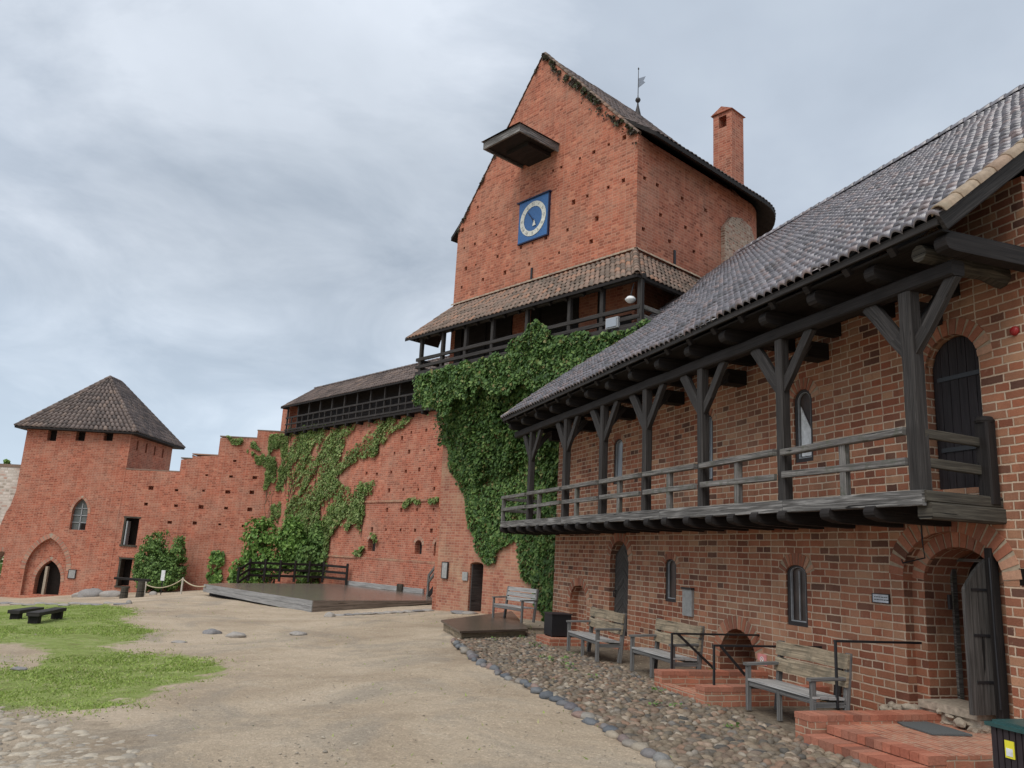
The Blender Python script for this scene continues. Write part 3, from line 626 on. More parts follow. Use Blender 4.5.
u0, u1, z0, z1, rise, P = ops['uw3']; m = MB(); m.prism([(u0+.11, z0+.11), (u1-.11, z0+.11), (u1-.11, z0+(z1-z0)*.42), (u0+.11, z0+(z1-z0)*.78)], .066, .08); m.build('blind', 'white_paint', wu3)
def planks(name, mat, x0, x1, z0, z1, y0, y1, n, parent, arch_rise=0, herring=False):
    m = MB(); w_ = (x1-x0)/n
    for i in range(n):
        a, b_ = x0+i*w_+.004, x0+(i+1)*w_-.004; xm = (x0+x1)/2; hw = (x1-x0)/2
        h = lambda x: z1-arch_rise+arch_rise*math.sqrt(max(0, 1-((x-xm)/hw)**2))
        if arch_rise: P = [(a, z0), (b_, z0), (b_, h(b_)), ((a+b_)/2, h((a+b_)/2)), (a, h(a))]
        else: P = [(a, z0), (b_, z0), (b_, z1), (a, z1)]
        yy = random.uniform(-.004, .004); r_ = random.random()*9; k0 = len(m.f); m.prism(P, y0+yy, y1+yy)
        for q in range(k0, len(m.f)): m.uv[q] = [(m.v[i_][2]+r_, m.v[i_][0]+m.v[i_][1]+r_) for i_ in m.f[q]]
    return m.build(name, mat, parent, fix=True)
# tall arched door with herringbone boards
u0, u1, z0, z1, rise, P = ops['door2']
m = MB(); xc = (u0+u1)/2
for i in range(26):
    zc_ = z0-.2+i*.1
    for sgn in (-1, 1):
        xa = xc; xb = u0+.03 if sgn < 0 else u1-.03; dz = .38; zt = z1-rise-.02
        lim = lambda x: z1-rise+rise*math.sqrt(max(0, 1-((x-xc)/((u1-u0)/2))**2))-.02
        q = [(xa, zc_+dz), (xb, zc_), (xb, zc_+.09), (xa, zc_+dz+.09)]; q = [(x, min(max(z, z0+.02), lim(x))) for x, z in q]
        if abs(q[0][1]-q[3][1])+abs(q[1][1]-q[2][1]) < .02: continue
        k0 = len(m.f); m.prism(q, .13+random.uniform(-.004, .004), .19); r_ = random.random()*9
        for qq in range(k0, len(m.f)): m.uv[qq] = [(m.v[i_][0]*.9+r_, m.v[i_][2]-abs(m.v[i_][0]-xc)*-.9+r_) for i_ in m.f[qq]]
d2 = m.build('door', 'door_leaf', R); MB().tube([(u0+.12, .12, 1.15), (u0+.12, .06, 1.15), (u0+.12, .06, 1.3), (u0+.12, .12, 1.3)], .015).build('handle', 'iron_black', d2)
MB().box(u0+.01, u1-.01, .2, .22, z0, z1-.2).build('door_backing', 'door_dark', d2)
tag(d2, 'tall round-arched door of herringbone boards')
MB().box(u0-.1, u1+.1, -.25, .1, -.1, .14).build('door_step', 'brick_step', R)
# upper door on the balcony
ud = planks('door', 'door_dark', 2.22, 3.06, 3.2, 5.31, .12, .17, 6, R, .42); tag(ud, 'dark boarded arched door on the balcony')
h_ = MB();
for zz in (3.75, 4.75): h_.box(2.3, 3.16, .1, .118, zz-.03, zz+.03); h_.build('hinge', 'iron_black', ud); h_ = MB()

# near door leaf standing open and its frame
fr = MB(); fr.box(1.825, 1.865, .62, .7, .3, 2.3); fr.box(2.935, 2.975, .62, .7, .3, 2.3); fr.box(1.865, 2.935, .62, .7, 2.26, 2.3); fr.build('door_frame', 'timber_grey', R)
lf = MB(); Lw, z0_, z1_ = .5, .42, 2.32
n_ = 5
for i in range(n_):
    y0_, y1_ = .1-Lw*i/n_, .1-Lw*(i+1)/n_+.006; ha = z1_-.42*(i/n_)**1.6; hb_ = z1_-.42*((i+1)/n_)**1.6
    k0 = len(lf.f); lf.prism([(y0_, z0_), (y1_, z0_), (y1_, hb_), (y0_, ha)], 2.93, 2.985, 'x'); r_ = random.random()*9
    for qq in range(k0, len(lf.f)): lf.uv[qq] = [(lf.v[i_][2]+r_, lf.v[i_][1]+lf.v[i_][0]+r_) for i_ in lf.f[qq]]
leaf_ = lf.build('door', 'door_leaf', R); tag(leaf_, 'weathered plank door standing open')
MB().beam((3.03, .02, .3), (3.03, .02, 2.42), .1, .13).build('door_post', 'timber_dark', leaf_)
hm = MB()
for zz in (.8, 1.35, 1.9): hm.box(2.986, 2.996, -.3, .1, zz-.015, zz+.015); hm.build('hinge', 'iron_black', leaf_); hm = MB()
MB().tube([(3.06, -.05, 2.3), (3.08, -.07, 1.9), (3.07, -.06, 1.3), (3.09, -.07, .5)], .013, 6).build('chain', 'iron_black', leaf_)
MB().lathe([(.0, 0), (.03, .005), (.03, .2), (0, .205)], (2.0, .4, 1.6), 8).build('wall_lamp', 'frame_dark', R)
# stone sill boulders
sm = MB()
for i, (a, b_, c_, rx, ry, rz_) in enumerate([(2.15, -.1, .33, .42, .22, .16), (2.6, -.12, .36, .38, .24, .15), (1.75, -.12, .26, .3, .2, .12), (2.95, -.15, .3, .2, .25, .14), (1.45, -.08, .25, .2, .12, .09), (2.4, .12, .36, .6, .2, .1)]): pass
for i in range(46):
    a = rng.uniform(1.35, 3.05); sm.rock((a, rng.uniform(-.22, .05), .16+rng.random()*.18*(1-abs(a-2.3)*.5)), rng.uniform(.06, .14), rng.uniform(.05, .1), rng.uniform(.04, .07), rng.random()*3, i*2.3, 2)
sm.box(1.9, 2.88, -.16, .5, .1, .33); sm.box(1.95, 2.86, -.2, .5, .335, .43)
sl = sm.build('door_sill', 'stone_sill', R, smooth=False)
# timber corbel in the wall right of the door, hole
MB().box(3.42, 3.6, -.004, .1, 1.98, 2.18).build('putlog_hole', 'hole_dark', R)
cb = MB(); cb.tube([(1.97, -.012, 4.75), (1.985, -.012, 3.9), (1.98, -.012, 3.1), (1.99, -.015, 2.5), (2.02, -.015, 2.28), (1.62, -.012, 2.2), (1.6, -.012, 2.25)], .011, 6)
cb.build('cable', 'iron_black', R)
# gables and back wall
gb = MB()
for x0, x1 in ((-11.8, -11.35), (3.45, 3.9)): gb.prism([(.951, -.6), (13.8, -.6), (13.8, 7.2), (6.9, 12.85), (.951, 7.9)], x0+.002, x1-.002, 'x')
gb.box(-11.35, 3.45, 13.35, 13.8, -.6, 7.2); gb.build('gable_wall', 'brick_range', R)
# roof: boarding, tiles, caps
EO, EZ, SL = 1.62, 6.2, .805; nrm_ = math.hypot(1, SL); vy, vz = 1/nrm_, SL/nrm_; RL = 8.6*nrm_; UL0, UL1 = -12.63, 4.1
rf = MB(); rf.add([(UL0+.05, -EO+.05, EZ-.01), (UL1-.05, -EO+.05, EZ-.01), (UL1-.05, 7, EZ-.01+8.57*SL), (UL0+.05, 7, EZ-.01+8.57*SL), (UL0+.05, -EO+.05, EZ-.09), (UL1-.05, -EO+.05, EZ-.09), (UL1-.05, 7, EZ-.09+8.57*SL), (UL0+.05, 7, EZ-.09+8.57*SL)], [(0, 1, 2, 3), (4, 7, 6, 5), (0, 4, 5, 1), (1, 5, 6, 2), (2, 6, 7, 3), (3, 7, 4, 0)])
rf.add([(UL0+.05, 7.0, EZ-.01+8.57*SL), (UL1-.05, 7.0, EZ-.01+8.57*SL), (UL1-.05, 14.8, EZ-.01+.6), (UL0+.05, 14.8, EZ-.01+.6)], [(0, 1, 2, 3)])
roof = rf.build('roof', 'timber_dark', R)
tm = MB(); tile_roof(tm, (UL0, -EO-.03, EZ), (1, 0, 0), (0, vy, vz), UL1-UL0, RL, .185, .31, amp=.075, res=8, lip=.03)
tm.build('roof_tiles', 'tile_range', roof, fix=False, smooth=True)
cm = MB(); cap_row(cm, (UL1, -EO-.02, EZ+.03), (UL1, 6.95, EZ+.03+8.57*SL), .1, .36); cm.build('verge_tile', 'tile_cap', roof, fix=False, smooth=True); cm = MB(); cap_row(cm, (UL0, -EO-.02, EZ+.03), (UL0, 6.95, EZ+.03+8.57*SL), .07, .36)
cm.build('verge_tile', 'tile_cap', roof, fix=False, smooth=True)
cm = MB(); cap_row(cm, (UL1, 6.98, EZ+.05+8.6*SL), (UL0, 6.98, EZ+.05+8.6*SL), .14, .38); cm.build('ridge_tile', 'tile_range', roof, fix=False, smooth=True)
bm_ = MB()
for y0_, zo, hh, xx in ((-EO+.02, -.02, .24, UL1-.02), (-EO+.35, -.16, .2, UL1-.35)): bm_.beam((xx, y0_, EZ+zo-.05+(y0_+EO)*SL), (xx, 6.9, EZ+zo-.05+(6.9+EO)*SL), .05, hh); bm_.build('bargeboard', 'timber_post', roof); bm_ = MB()
bm_.beam((UL0+.04, -EO+.02, EZ-.07), (UL0+.04, 6.9, EZ-.07+8.5*SL), .05, .22)
bm_.build('bargeboard', 'timber_post', roof)
MB().beam((UL0+.05, -EO+.02, EZ-.04), (UL1-.05, -EO+.02, EZ-.04), .035, .1).build('eaves_board', 'timber_post', roof)
rm = MB(); x = UL0+.3
while x < UL1-.1: rm.beam((x, -EO+.08, EZ-.15), (x, .6, EZ-.15+(EO+.5)*SL), .1, .12); x += .82
rm.build('rafter', 'timber_dark', roof)
# timber balcony
UB0, UB1, OFB, ZF = -13.35, 3.25, 1.2, 3.05
bal = MB(); n_ = 7
for i in range(n_): bal.beam((UB0+.05, -OFB+.08+i*.165, ZF-.02), (UB1-.02, -OFB+.08+i*.165, ZF-.02), .158, .05, bev=.05)
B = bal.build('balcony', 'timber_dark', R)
POSTS = [-11.1, -8.41, -6.14, -4.02, -1.84, .48, 3.09]; SMALL = [-13.3, -10.11, -7.46, -5.09, -2.91, -.63, 1.88]
x = UB0
segs = [UB0, -8.3, -3.2, .6, UB1]
for a, b_ in zip(segs[:-1], segs[1:]): MB().beam((a+.004, -OFB-.03, ZF-.09), (b_-.004, -OFB-.03, ZF-.09), .07, .19).build('fascia_beam', 'timber_fascia', B)
JU = [-13.2, -12.4, -11.6, -10.75, -10.01, -9.4, -8.7, -7.9, -7.2, -6.5, -5.55, -4.57, -3.69, -2.97, -2.16, -1.4, -.74, -.1, .6, 1.56, 2.4]
for x in JU:
    j = MB(); e = -OFB+.02; prof = [(.1, ZF-.05-.2), (.1, ZF-.05), (e-.05, ZF-.05)]+[(e-.05-.12*math.sin(t_)*.6, ZF-.13-.17*(1-math.cos(t_))*.5) for t_ in [PI*q/6 for q in range(1, 6)]]+[(e+.1, ZF-.33), (.0, ZF-.33)]
    k0 = 0; j.prism([(p[0], p[1]-.02) for p in prof], x-.095, x+.095, 'x'); j.build('joist', 'timber_dark', B)
# near end: two heavy beams
MB().beam((3.22, .12, ZF-.07), (3.22, -OFB-.02, ZF-.07), .12, .14).build('end_beam', 'timber_end', B)
MB().beam((3.2, .12, ZF-.24), (3.2, -OFB+.02, ZF-.24), .22, .2).build('end_beam', 'timber_end', B)
PO = OFB-.08; ZP = 5.62
for i, x in enumerate(POSTS):
    lean = random.uniform(-.02, .02); wd = .2 if i == 6 else .17
    p_ = MB(); p_.beam((x+lean, -PO, ZF-.2 if i < 6 else ZF-.05), (x-.02, -PO, ZP), wd, wd, up=(0, 1, 0)); p_.build('post', 'timber_post', B)
    br_ = MB()
    for sg in (-1, 1):
        q = [Vector((x+sg*.03, -PO, ZP-.8)), Vector((x+sg*.25, -PO, ZP-.55)), Vector((x+sg*.52, -PO, ZP-.2)), Vector((x+sg*.7, -PO, ZP+.02))]
        for a, b_ in zip(q[:-1], q[1:]): br_.beam(a-(b_-a)*.04, b_+(b_-a)*.04, .21 if sg < 0 else .16, .09, up=(0, 1, 0), bev=.06)
    for a, b_ in (((x, -PO, ZP-.6), (x, -PO+.5, ZP+.02)),): br_.beam(a, b_, .09, .14)
    br_.build('brace', 'timber_post', B)
MB().beam((UL0+.1, -PO, ZP+.1), (UL1-.25, -PO, ZP+.1), .2, .2).build('wall_plate', 'timber_dark', B)  # dark timber here puts the eaves shade into the colour
x = -12.3
while x < 4.1:
    j = MB(); e = -PO-.26; prof = [(.2, ZP+.22), (.2, ZP+.44), (e+.0, ZP+.44)]+[(e-.1*math.sin(t_), ZP+.22+.11*(1+math.cos(t_))) for t_ in [PI*q/6 for q in range(1, 6)]]+[(e+.05, ZP+.22)]
    j.prism(prof, x-.09, x+.09, 'x')
    j.build('tie_beam', 'timber_dark', B); x += 1.16  # tie beams near-black too, shade under the roof set by colour
MB().box(UL0+.1, UL1-.1, -EO+.12, -.005, ZP+.45, ZP+.48).build('eaves_shade_boards', 'timber_dark', R)  # dark boards added to stand in for the deep shade under the eaves
for i, x in enumerate(np.arange(-11.5, 3.8, 2.32)): MB().box(x-.14, x+.14, -.42, .1, ZP-.12, ZP+.16).build('corbel', 'timber_dark', B)
m = MB(); m.tube([(3.5, .1, ZP+.25), (3.52, -.3, ZP+.32), (3.5, -.62, ZP+.3), (3.54, -.95, ZP+.36), (3.56, -PO-.3, ZP+.33)], .15, 9, .11); m.build('end_tie_beam', 'timber_end', B)
for i, x in enumerate(SMALL):
    t_ = .12 if i else .13; MB().beam((x, -OFB-.0, ZF-.12), (x, -OFB-.0, ZF+.76), t_, .1, up=(0, 1, 0)).build('baluster', 'timber_grey', B)
edges = [UB0-.02]+[p for p in POSTS]
for a, b_ in zip(edges[:-1], edges[1:]):
    a2 = a+(.1 if a > UB0 else 0)
    dz = random.uniform(-.012, .012)
    MB().beam((a2, -OFB-.03, ZF+.745+dz), (b_-.08, -OFB-.03, ZF+.745-dz), .1, .1).build('top_rail', 'timber_grey', B)
    MB().beam((a2, -OFB-.03, ZF+.38-dz), (b_-.08, -OFB-.03, ZF+.38+dz), .06, .1).build('mid_rail', 'timber_grey', B)
for zz, q in ((.72, 0), (.36, 0)):
    MB().beam((3.16, -OFB+.1, ZF+zz), (3.14, -.05, ZF+zz-.03), .07, .12).build('end_rail', 'timber_end', B)
    MB().beam((UB0, -OFB, ZF+zz), (UB0, -.05, ZF+zz), .07, .1).build('end_rail', 'timber_grey', B)
ep = MB(); ep.beam((3.2, -.12, ZF-.1), (3.2, -.12, ZF+.95), .2, .16, up=(0, 1, 0)); ep.lathe([(.11, 0), (.12, .03), (.09, .08), (0, .1)], (3.2, -.12, ZF+.94), 10); ep.build('end_post', 'timber_dark', B)
# wall fittings
def wallbox(name, mat, x0, x1, yt, yb, th, label, cat, F=WA, grp=None, off=0, frame=None):
    u0, u1, z0, z1 = span(F, x0, x1, yt, yb, off); P = F.w((u0+u1)/2, off+.004, z0); hw, h = (u1-u0)/2, z1-z0
    e = empty(name, P, F.rz, label=label, cat=cat, group=grp)
    m = MB(); m.box(-hw, hw, -th, 0, 0, h); m.build('panel', mat, e)
    if frame:
        m = MB(); t_ = min(hw, h/2)*.18
        for q in ((-hw-t_, hw+t_, h, h+t_), (-hw-t_, hw+t_, -t_, 0), (-hw-t_, -hw, 0, h), (hw, hw+t_, 0, h)): m.box(q[0], q[1], -th-.008, 0, q[2], q[3])
        m.build('frame', frame, e)
    return e, hw, h
e, hw, h = wallbox('door_sign', 'sign_white', 874, 890, 594.5, 602.5, .02, 'small pale sign plate in a dark frame on the brick left of the open door', 'sign', frame='frame_dark')
m = MB()
for r_ in range(2): 
    x = -hw*.8
    while x < hw*.75: L_ = random.uniform(.02, .05); m.box(x, x+L_, -.0225, -.0202, h*(.28+.34*(1-r_)), h*(.28+.34*(1-r_))+.012); x += L_+.012
m.build('lettering', 'frame_dark', e)
e, hw, h = wallbox('notice_plate', 'sign_grey', 684.5, 694, 589.5, 616, .05, 'tall narrow grey metal plate on the brick above the second bench', 'plaque'); MB().box(-hw-.02, hw+.02, -.08, 0, h, h+.04).build('cap', 'frame_dark', e)
e, hw, h = wallbox('no_smoking_sticker', 'sticker_pink', 758, 767, 654, 665, .006, 'small pink sticker on the wall right of the low arch', 'sticker')
m = MB(); m.tube([(.045*math.cos(t_), -.01, h/2+.045*math.sin(t_)) for t_ in [2*PI*q/14 for q in range(15)]], .007, 5); m.tube([(-.03, -.01, h/2+.03), (.03, -.01, h/2-.03)], .007, 5); m.build('symbol', 'white_paint', e)
u_, z_ = WA.at(1015, 331); e = empty('alarm_lamp', WA.w(u_, .0, z_), WA.rz, label='small round red alarm lamp high on the wall under the eaves', cat='lamp'); m = MB(); 
m.lathe([(.0, 0), (.065, .0), (.06, .02), (.04, .045), (0, .05)], (0, 0, 0), 14); o = m.build('lamp_dome', 'red_lamp', e, smooth=True); o.rotation_euler = (PI/2, 0, 0)
# ================================================================== brick steps, rails, benches beside the range
def blocks(mb, boxes):
    for b_ in boxes: mb.box(*b_)
S = frame_empty('brick_steps', WA, 3.0, 0, 0, label='red brick steps and landing in front of the open door', cat='steps')
def lip_row(mb, x0, x1, y0, y1, z1, th=.09, w_=.13, axis_='x'):
    n = max(1, round((x1-x0 if axis_ == 'x' else y1-y0)/w_))
    for i in range(n):
        j = random.uniform(-.003, .003)
        if axis_ == 'x': mb.box(x0+(x1-x0)*i/n+.004, x0+(x1-x0)*(i+1)/n-.004, y0-j, y1, z1-th, z1+j)
        else: mb.box(x0-j, x1, y0+(y1-y0)*i/n+.004, y0+(y1-y0)*(i+1)/n-.004, z1-th, z1+j)
m = MB(); m.box(-.72, .85, -1.75, .0, -.1, .195); m.box(-.7, .84, -1.975, -1.75, -.1, .188); L_ = m.build('landing', 'brick_step', S); m = MB(); lip_row(m, -.69, .85, -1.99, -1.751, .2); m.build('edge_bricks', 'edge_brick', L_)
m = MB(); m.box(-.7, .84, -2.3, -1.995, -.1, .09); L_ = m.build('step', 'mortar', S); m = MB(); lip_row(m, -.7, .86, -2.32, -1.995, .1, .12); m.build('edge_bricks', 'edge_brick', L_)
m = MB(); m.box(-1.015, -.725, -2.19, .0, -.1, .29); L_ = m.build('cheek_wall', 'brick_step', S); m = MB(); lip_row(m, -1.02, -.72, -2.2, 0, .3, .072, .13, 'y'); m.build('edge_bricks', 'edge_brick', L_)
MB().box(-.62, .2, -1.0, -.5, .2, .222).build('doormat_base', 'mat_grey', S)
bpy.data.objects.remove(bpy.data.objects['doormat_base'])
m = MB(); m.add([(x, y, .203+.012*(1+nz(x, y, 0, 3))) for x, y in [(-.75, -.75), (-.3, -.95), (.2, -1.0), (.3, -.5), (-.1, -.42), (-.6, -.4)]]+[(x, y, .2) for x, y in [(-.75, -.75), (-.3, -.95), (.2, -1.0), (.3, -.5), (-.1, -.42), (-.6, -.4)]], [(0, 1, 2, 3, 4, 5), (11, 10, 9, 8, 7, 6)]+[(i, 6+i, 6+(i+1) % 6, (i+1) % 6) for i in range(6)])
o = m.build('doormat', 'mat_grey', loc=tuple(WA.w(2.75, 0, 0)), rz=WA.rz); tag(o, 'crumpled dark grey doormat on the brick landing', 'doormat')
C = frame_empty('cellar_steps', WA, -2.4, 0, 0, label='two low brick cheek walls around the cellar hatch under the low arch', cat='steps')
for x0, x1, off in ((-.0+.86-.02-.0, 1.16, 0), ): pass
u1_, o1_ = WA.loc(665, 688, 0); u2_, o2_ = WA.loc(704, 706, 0)
for un in (u1_, u2_):
    a = un+2.4; m = MB(); dd = 2.1 if un == u1_ else 2.25; m.box(a-.255, a-.005, -dd+.01, 0, -.1, .255); L_ = m.build('cheek_wall', 'brick_step', C); m = MB(); lip_row(m, a-.26, a, -dd, 0, .265, .07, .26, 'y'); m.build('edge_bricks', 'edge_brick', L_)
a0, a1 = u1_+2.4, u2_+2.4-.26; m = MB(); m.box(a0+.002, a1-.002, -2.12, -1.95, -.1, .08); m.build('kerb', 'brick_step', C)
m = MB(); m.box(a0+.002, a1-.002, -1.95, -1.4, -.1, .02); m.build('tread', 'brick_step', C)
def handrail_px(base, top, wallp, zb, label, diag=None):
    u, offp = WA.loc(*base, zb); zt = WA.cross(*top, u)[1]; zw = WA.cross(*wallp, u)[1]
    return handrail(u, offp, zb, zt, zw, label, None if diag is None else (-WA.cross(*diag, u)[0], WA.cross(*diag, u)[1]))
def handrail(u, offp, zb, zt, ztop_w, label, diag=None, offw=.02):
    e = frame_empty('handrail', WA, u, 0, 0, label=label, cat='handrail', group='black iron handrails beside the benches')
    m = MB(); m.beam((0, -offp, zb), (0, -offp, zt), .032, .032); m.build('post', 'iron_black', e)
    m = MB(); m.beam((0, -offp-.015, zt), (0, offw, ztop_w), .045, .03); m.lathe([(.03, 0), (.03, .02)], (0, 0, ztop_w-.01), 8); m.build('top_bar', 'iron_black', e)
    if diag: m = MB(); m.beam((0, -offp+.12, zt-.01), (0, diag[0], diag[1]), .028, .04); m.build('sloping_bar', 'iron_black', e)
    return e
handrail_px((837.5, 708), (834.5, 641), (898, 642.5), .3, 'black iron handrail on the brick cheek wall of the near door steps')
handrail_px((671.7, 669), (671, 633.5), (713, 634), .265, 'black iron handrail beside the second bench, left of the cellar hatch', (729, 683))
handrail_px((714, 685), (713, 645.5), (764, 646), .265, 'black iron handrail beside the nearest bench, right of the cellar hatch', (745, 675))
# ---- benches
def make_bench(W=1.45):
    """local x along the seat, front at y=0, back at y=.55"""
    e = empty('bench', (0, 0, 0), cat='bench')
    for x in (-W/2+.03, W/2-.03):
        MB().beam((x, .02, 0), (x, .02, .62), .06, .07, up=(0, 1, 0)).build('leg', 'bench_leg', e)
        MB().beam((x, .5, 0), (x, .6, .98), .06, .08, up=(0, 1, 0)).build('leg', 'bench_leg', e)
        MB().beam((x, -.04, .64), (x, .56, .66), .09, .04).build('armrest', 'bench_leg', e)
    MB().beam((0, .03, 0), (0, .03, .4), .06, .06, up=(0, 1, 0)).build('leg', 'bench_leg', e)
    m = MB(); m.beam((-W/2, .03, .375), (W/2, .03, .375), .04, .07)
    m.beam((-W/2, .5, .35), (W/2, .5, .35), .04, .07)
    for x in (-W/2+.03, W/2-.03): m.beam((x, .03, .33), (x, .5, .33), .04, .07)
    m.build('seat_frame', 'bench_leg', e)
    m = MB()
    for i in range(4): m.beam((-W/2+.0, .05+i*.125, .425-.006*i), (W/2, .05+i*.125, .425-.006*i), .118, .032)
    m.build('seat', 'bench_grey', e)
    m = MB(); m.beam((-W/2-.02, .475, .86), (W/2+.02, .475, .86), .2, .032, up=(0, 1, .1)) if False else m.add(*board(-W/2-.02, W/2+.02, .52, .78, .545, .97)); m.add(*board(-W/2-.02, W/2+.02, .495, .555, .52, .745)); m.build('backrest', 'bench_board', e)
    return e
def board(x0, x1, y0, z0, y1, z1, th=.035):
    n = 10; vs = []; fs = []; uvs = []
    for i in range(n+1):
        x = x0+(x1-x0)*i/n; j = .008*nz(x*3, z0*9, y0, 1)
        vs += [(x, y0, z0+j), (x, y0+th, z0+j), (x, y1+th, z1+j*1.3), (x, y1, z1+j*1.3)]
    r_ = random.random()*9; vc = [0, th, th+z1-z0, 2*th+z1-z0, 2*th+2*(z1-z0)]
    for i in range(n):
        for q in range(4):
            a, b_ = i*4+q, i*4+(q+1) % 4; fs.append((a, b_, b_+4, a+4)); xa, xb = vs[a][0]+r_, vs[a+4][0]+r_; uvs.append([(xa, vc[q]+r_), (xa, vc[q+1]+r_), (xb, vc[q+1]+r_), (xb, vc[q]+r_)])
    fs += [(3, 2, 1, 0), (n*4, n*4+1, n*4+2, n*4+3)]; uvs += [[(r_, r_+.3), (r_, r_+.2), (r_+.04, r_+.2), (r_+.04, r_)], [(r_, r_), (r_+.04, r_), (r_+.04, r_+.2), (r_, r_+.2)]]
    return vs, fs, uvs
def place_bench(o, pl, pr_, z=0., label=''):
    A = gnd(*pl, z)[:2]; Bp = gnd(*pr_, z)[:2]; o.location = (*((A+Bp)/2), z); d = Bp-A; o.rotation_euler = (0, 0, math.atan2(d[1], d[0])); o['label'] = label
    return float(np.hypot(*d))
b0 = make_bench(1.5)
specs = [((567.5, 651), (596, 662.5), 'wooden bench with two back boards beside the herringbone door, farthest of the three'),
         ((631, 671), (671.5, 684.5), 'wooden bench with yellowish back boards under the grey plate, middle of the three'),
         ((747.5, 710), (812.5, 732.5), 'nearest wooden bench with yellowish back boards, between low arch and door steps')]
for i, (a, b_, lb) in enumerate(specs):
    o = b0 if i == 0 else copy_tree(b0); L = place_bench(o, a, b_, 0, lb); o['group'] = 'wooden benches along the brick wall'; o.scale = (L/1.44, 1, 1)
# slatted bench on the platform
PZ = .2
P4 = [gnd(441, 620, PZ)[:2], gnd(460, 631, PZ)[:2], gnd(528, 629, PZ)[:2], gnd(512, 611, PZ)[:2]]
pf = MB(); 
pc = sum(P4)/4; ex = (P4[2]-P4[1]); ex /= np.linalg.norm(ex)
E = empty('timber_platform', (*pc, 0), 0, label='low dark timber platform carrying the slatted bench by the tower', cat='platform')
m = MB(); m.prism([(p[0]-pc[0], p[1]-pc[1]) for p in P4], PZ-.05, PZ, 'z'); m.build('deck', 'deck_dark', E)
m = MB(); Pi = [(.94*(p[0]-pc[0]), .94*(p[1]-pc[1])) for p in P4]; m.prism(Pi, -.1, PZ-.051, 'z'); m.build('plinth', 'bench_board', E)
def make_slat_bench(W=1.5):
    e = empty('bench', (0, 0, 0), cat='bench')
    for x in (-W/2+.03, W/2-.03):
        MB().beam((x, .02, 0), (x, .02, .62), .06, .07, up=(0, 1, 0)).build('leg', 'bench_leg', e); MB().beam((x, .5, 0), (x, .62, 1.), .06, .08, up=(0, 1, 0)).build('leg', 'bench_leg', e)
        MB().beam((x, -.04, .64), (x, .58, .66), .09, .04).build('armrest', 'bench_leg', e)
    m = MB()
    for i in range(4): m.beam((-W/2, .05+i*.125, .425), (W/2, .05+i*.125, .425), .1, .032)
    m.build('seat', 'bench_grey', e); m = MB()
    for i in range(3): m.add(*board(-W/2, W/2, .52+.025*i, .56+.155*i, .54+.025*i, .56+.155*i+.125))
    m.build('backrest', 'bench_grey', e); MB().beam((-W/2, .03, .36), (W/2, .03, .36), .04, .08).build('seat_frame', 'bench_leg', e)
    return e
o = make_slat_bench(); L = place_bench(o, (492.5, 617.5), (521, 622.5), PZ, 'grey slatted bench with armrests standing on the low timber platform'); o.scale = (L/1.44, .85, .92); print('slat bench', L)
# black box on its plinth
u_, o_ = WA.loc(536, 641, 0); E = frame_empty('brick_plinth', WA, u_+.0, o_, 0, label='low brick plinth under the black box at the far corner of the range', cat='plinth')
mm = MB(); mm.box(0, .9, 0, .95, -.05, .16); mm.build('brickwork', 'brick_step', E)
E = frame_empty('black_box', WA, u_+.12, o_-.15, .16, label='black metal box standing on the brick plinth in front of the ivy', cat='box')
m = MB(); m.box(0, .52, 0, .5, .03, .52); m.build('body', 'black_box', E); m = MB(); m.box(-.02, .54, -.02, .52, .52, .55); m.build('lid', 'bin_body', E)
m = MB(); [m.box(a, a+.06, b_, b_+.06, 0, .03) for a in (.02, .44) for b_ in (.02, .42)]; m.build('foot', 'iron_black', E)
# bin at the right edge
u_, o_ = WA.loc(989, 723, .62)
E = frame_empty('litter_bin', WA, u_, o_, 0, label='dark slatted litter bin with a green lid and a yellow sticker at the right edge', cat='bin')
m = MB()
for i in range(8): m.box(.02+i*.068, .075+i*.068, 0, .03, .05, .6)
for i in range(8): m.box(0, .03, .02+i*.068, .075+i*.068, .05, .6)
m.box(.03, .55, .03, .55, .03, .59); m.build('body', 'bin_body', E)
m = MB(); m.prism([(-.03, -.03), (.59, -.03), (.59, .59), (-.03, .59)], .6, .635, 'z'); m.prism([(.02, .02), (.54, .02), (.54, .54), (.02, .54)], .635, .66, 'z'); m.build('lid', 'bin_lid', E)
m = MB(); m.box(.17, .27, -.012, -.003, .34, .5); s_ = m.build('sticker', 'sticker_yellow', E); m = MB(); m.box(.185, .255, -.016, -.0125, .36, .43); m.build('print', 'white_paint', s_)
# leaning dark board right of the nearest bench
u_, o_ = WA.loc(846, 708, .28); m = MB(); m.beam((0, -.12, .0), (0, -.03, .62), .14, .03, up=(0, 1, 0)); o = m.build('leaning_board', 'timber_dark', loc=tuple(WA.w(1.93, .02, 0)), rz=WA.rz); tag(o, 'short black board leaning on the brick wall behind the nearest bench', 'board')
o.location = tuple(WA.w(WA.at(843, 690)[0], .02, 0))
# ================================================================== main tower
T = frame_empty('main_tower', TB, label='tall red brick tower with steep gable, blue clock and timber gallery', cat='tower')
UL, UR, ZEL, ZER, ZA, UA = .41, 10.05, 15.45, 16.25, 21.6, 5.2
# plan with a rounded rear: straight sides then half ellipse
DS, DR = 6.9, 3.3; YR = 5.9
plan = [(UL, 0), (UR, 0)]+[((UL+UR)/2+(UR-UL)/2*math.cos(t_), DS+DR*math.sin(t_)) for t_ in [PI*i/28 for i in range(29)]]
m = MB(); m.prism(plan, -.6, ZEL-.05, 'z'); wt = m.build('wall', 'brick_tower', T)
hp = [(2.2, .01), (UR, .01)]+[p for p in plan[2:] if p[0] > 2.2]
m = MB(); m.prism(hp, ZEL-.049, ZER-.02, 'z'); m.build('upper_wall', 'brick_tower', T)
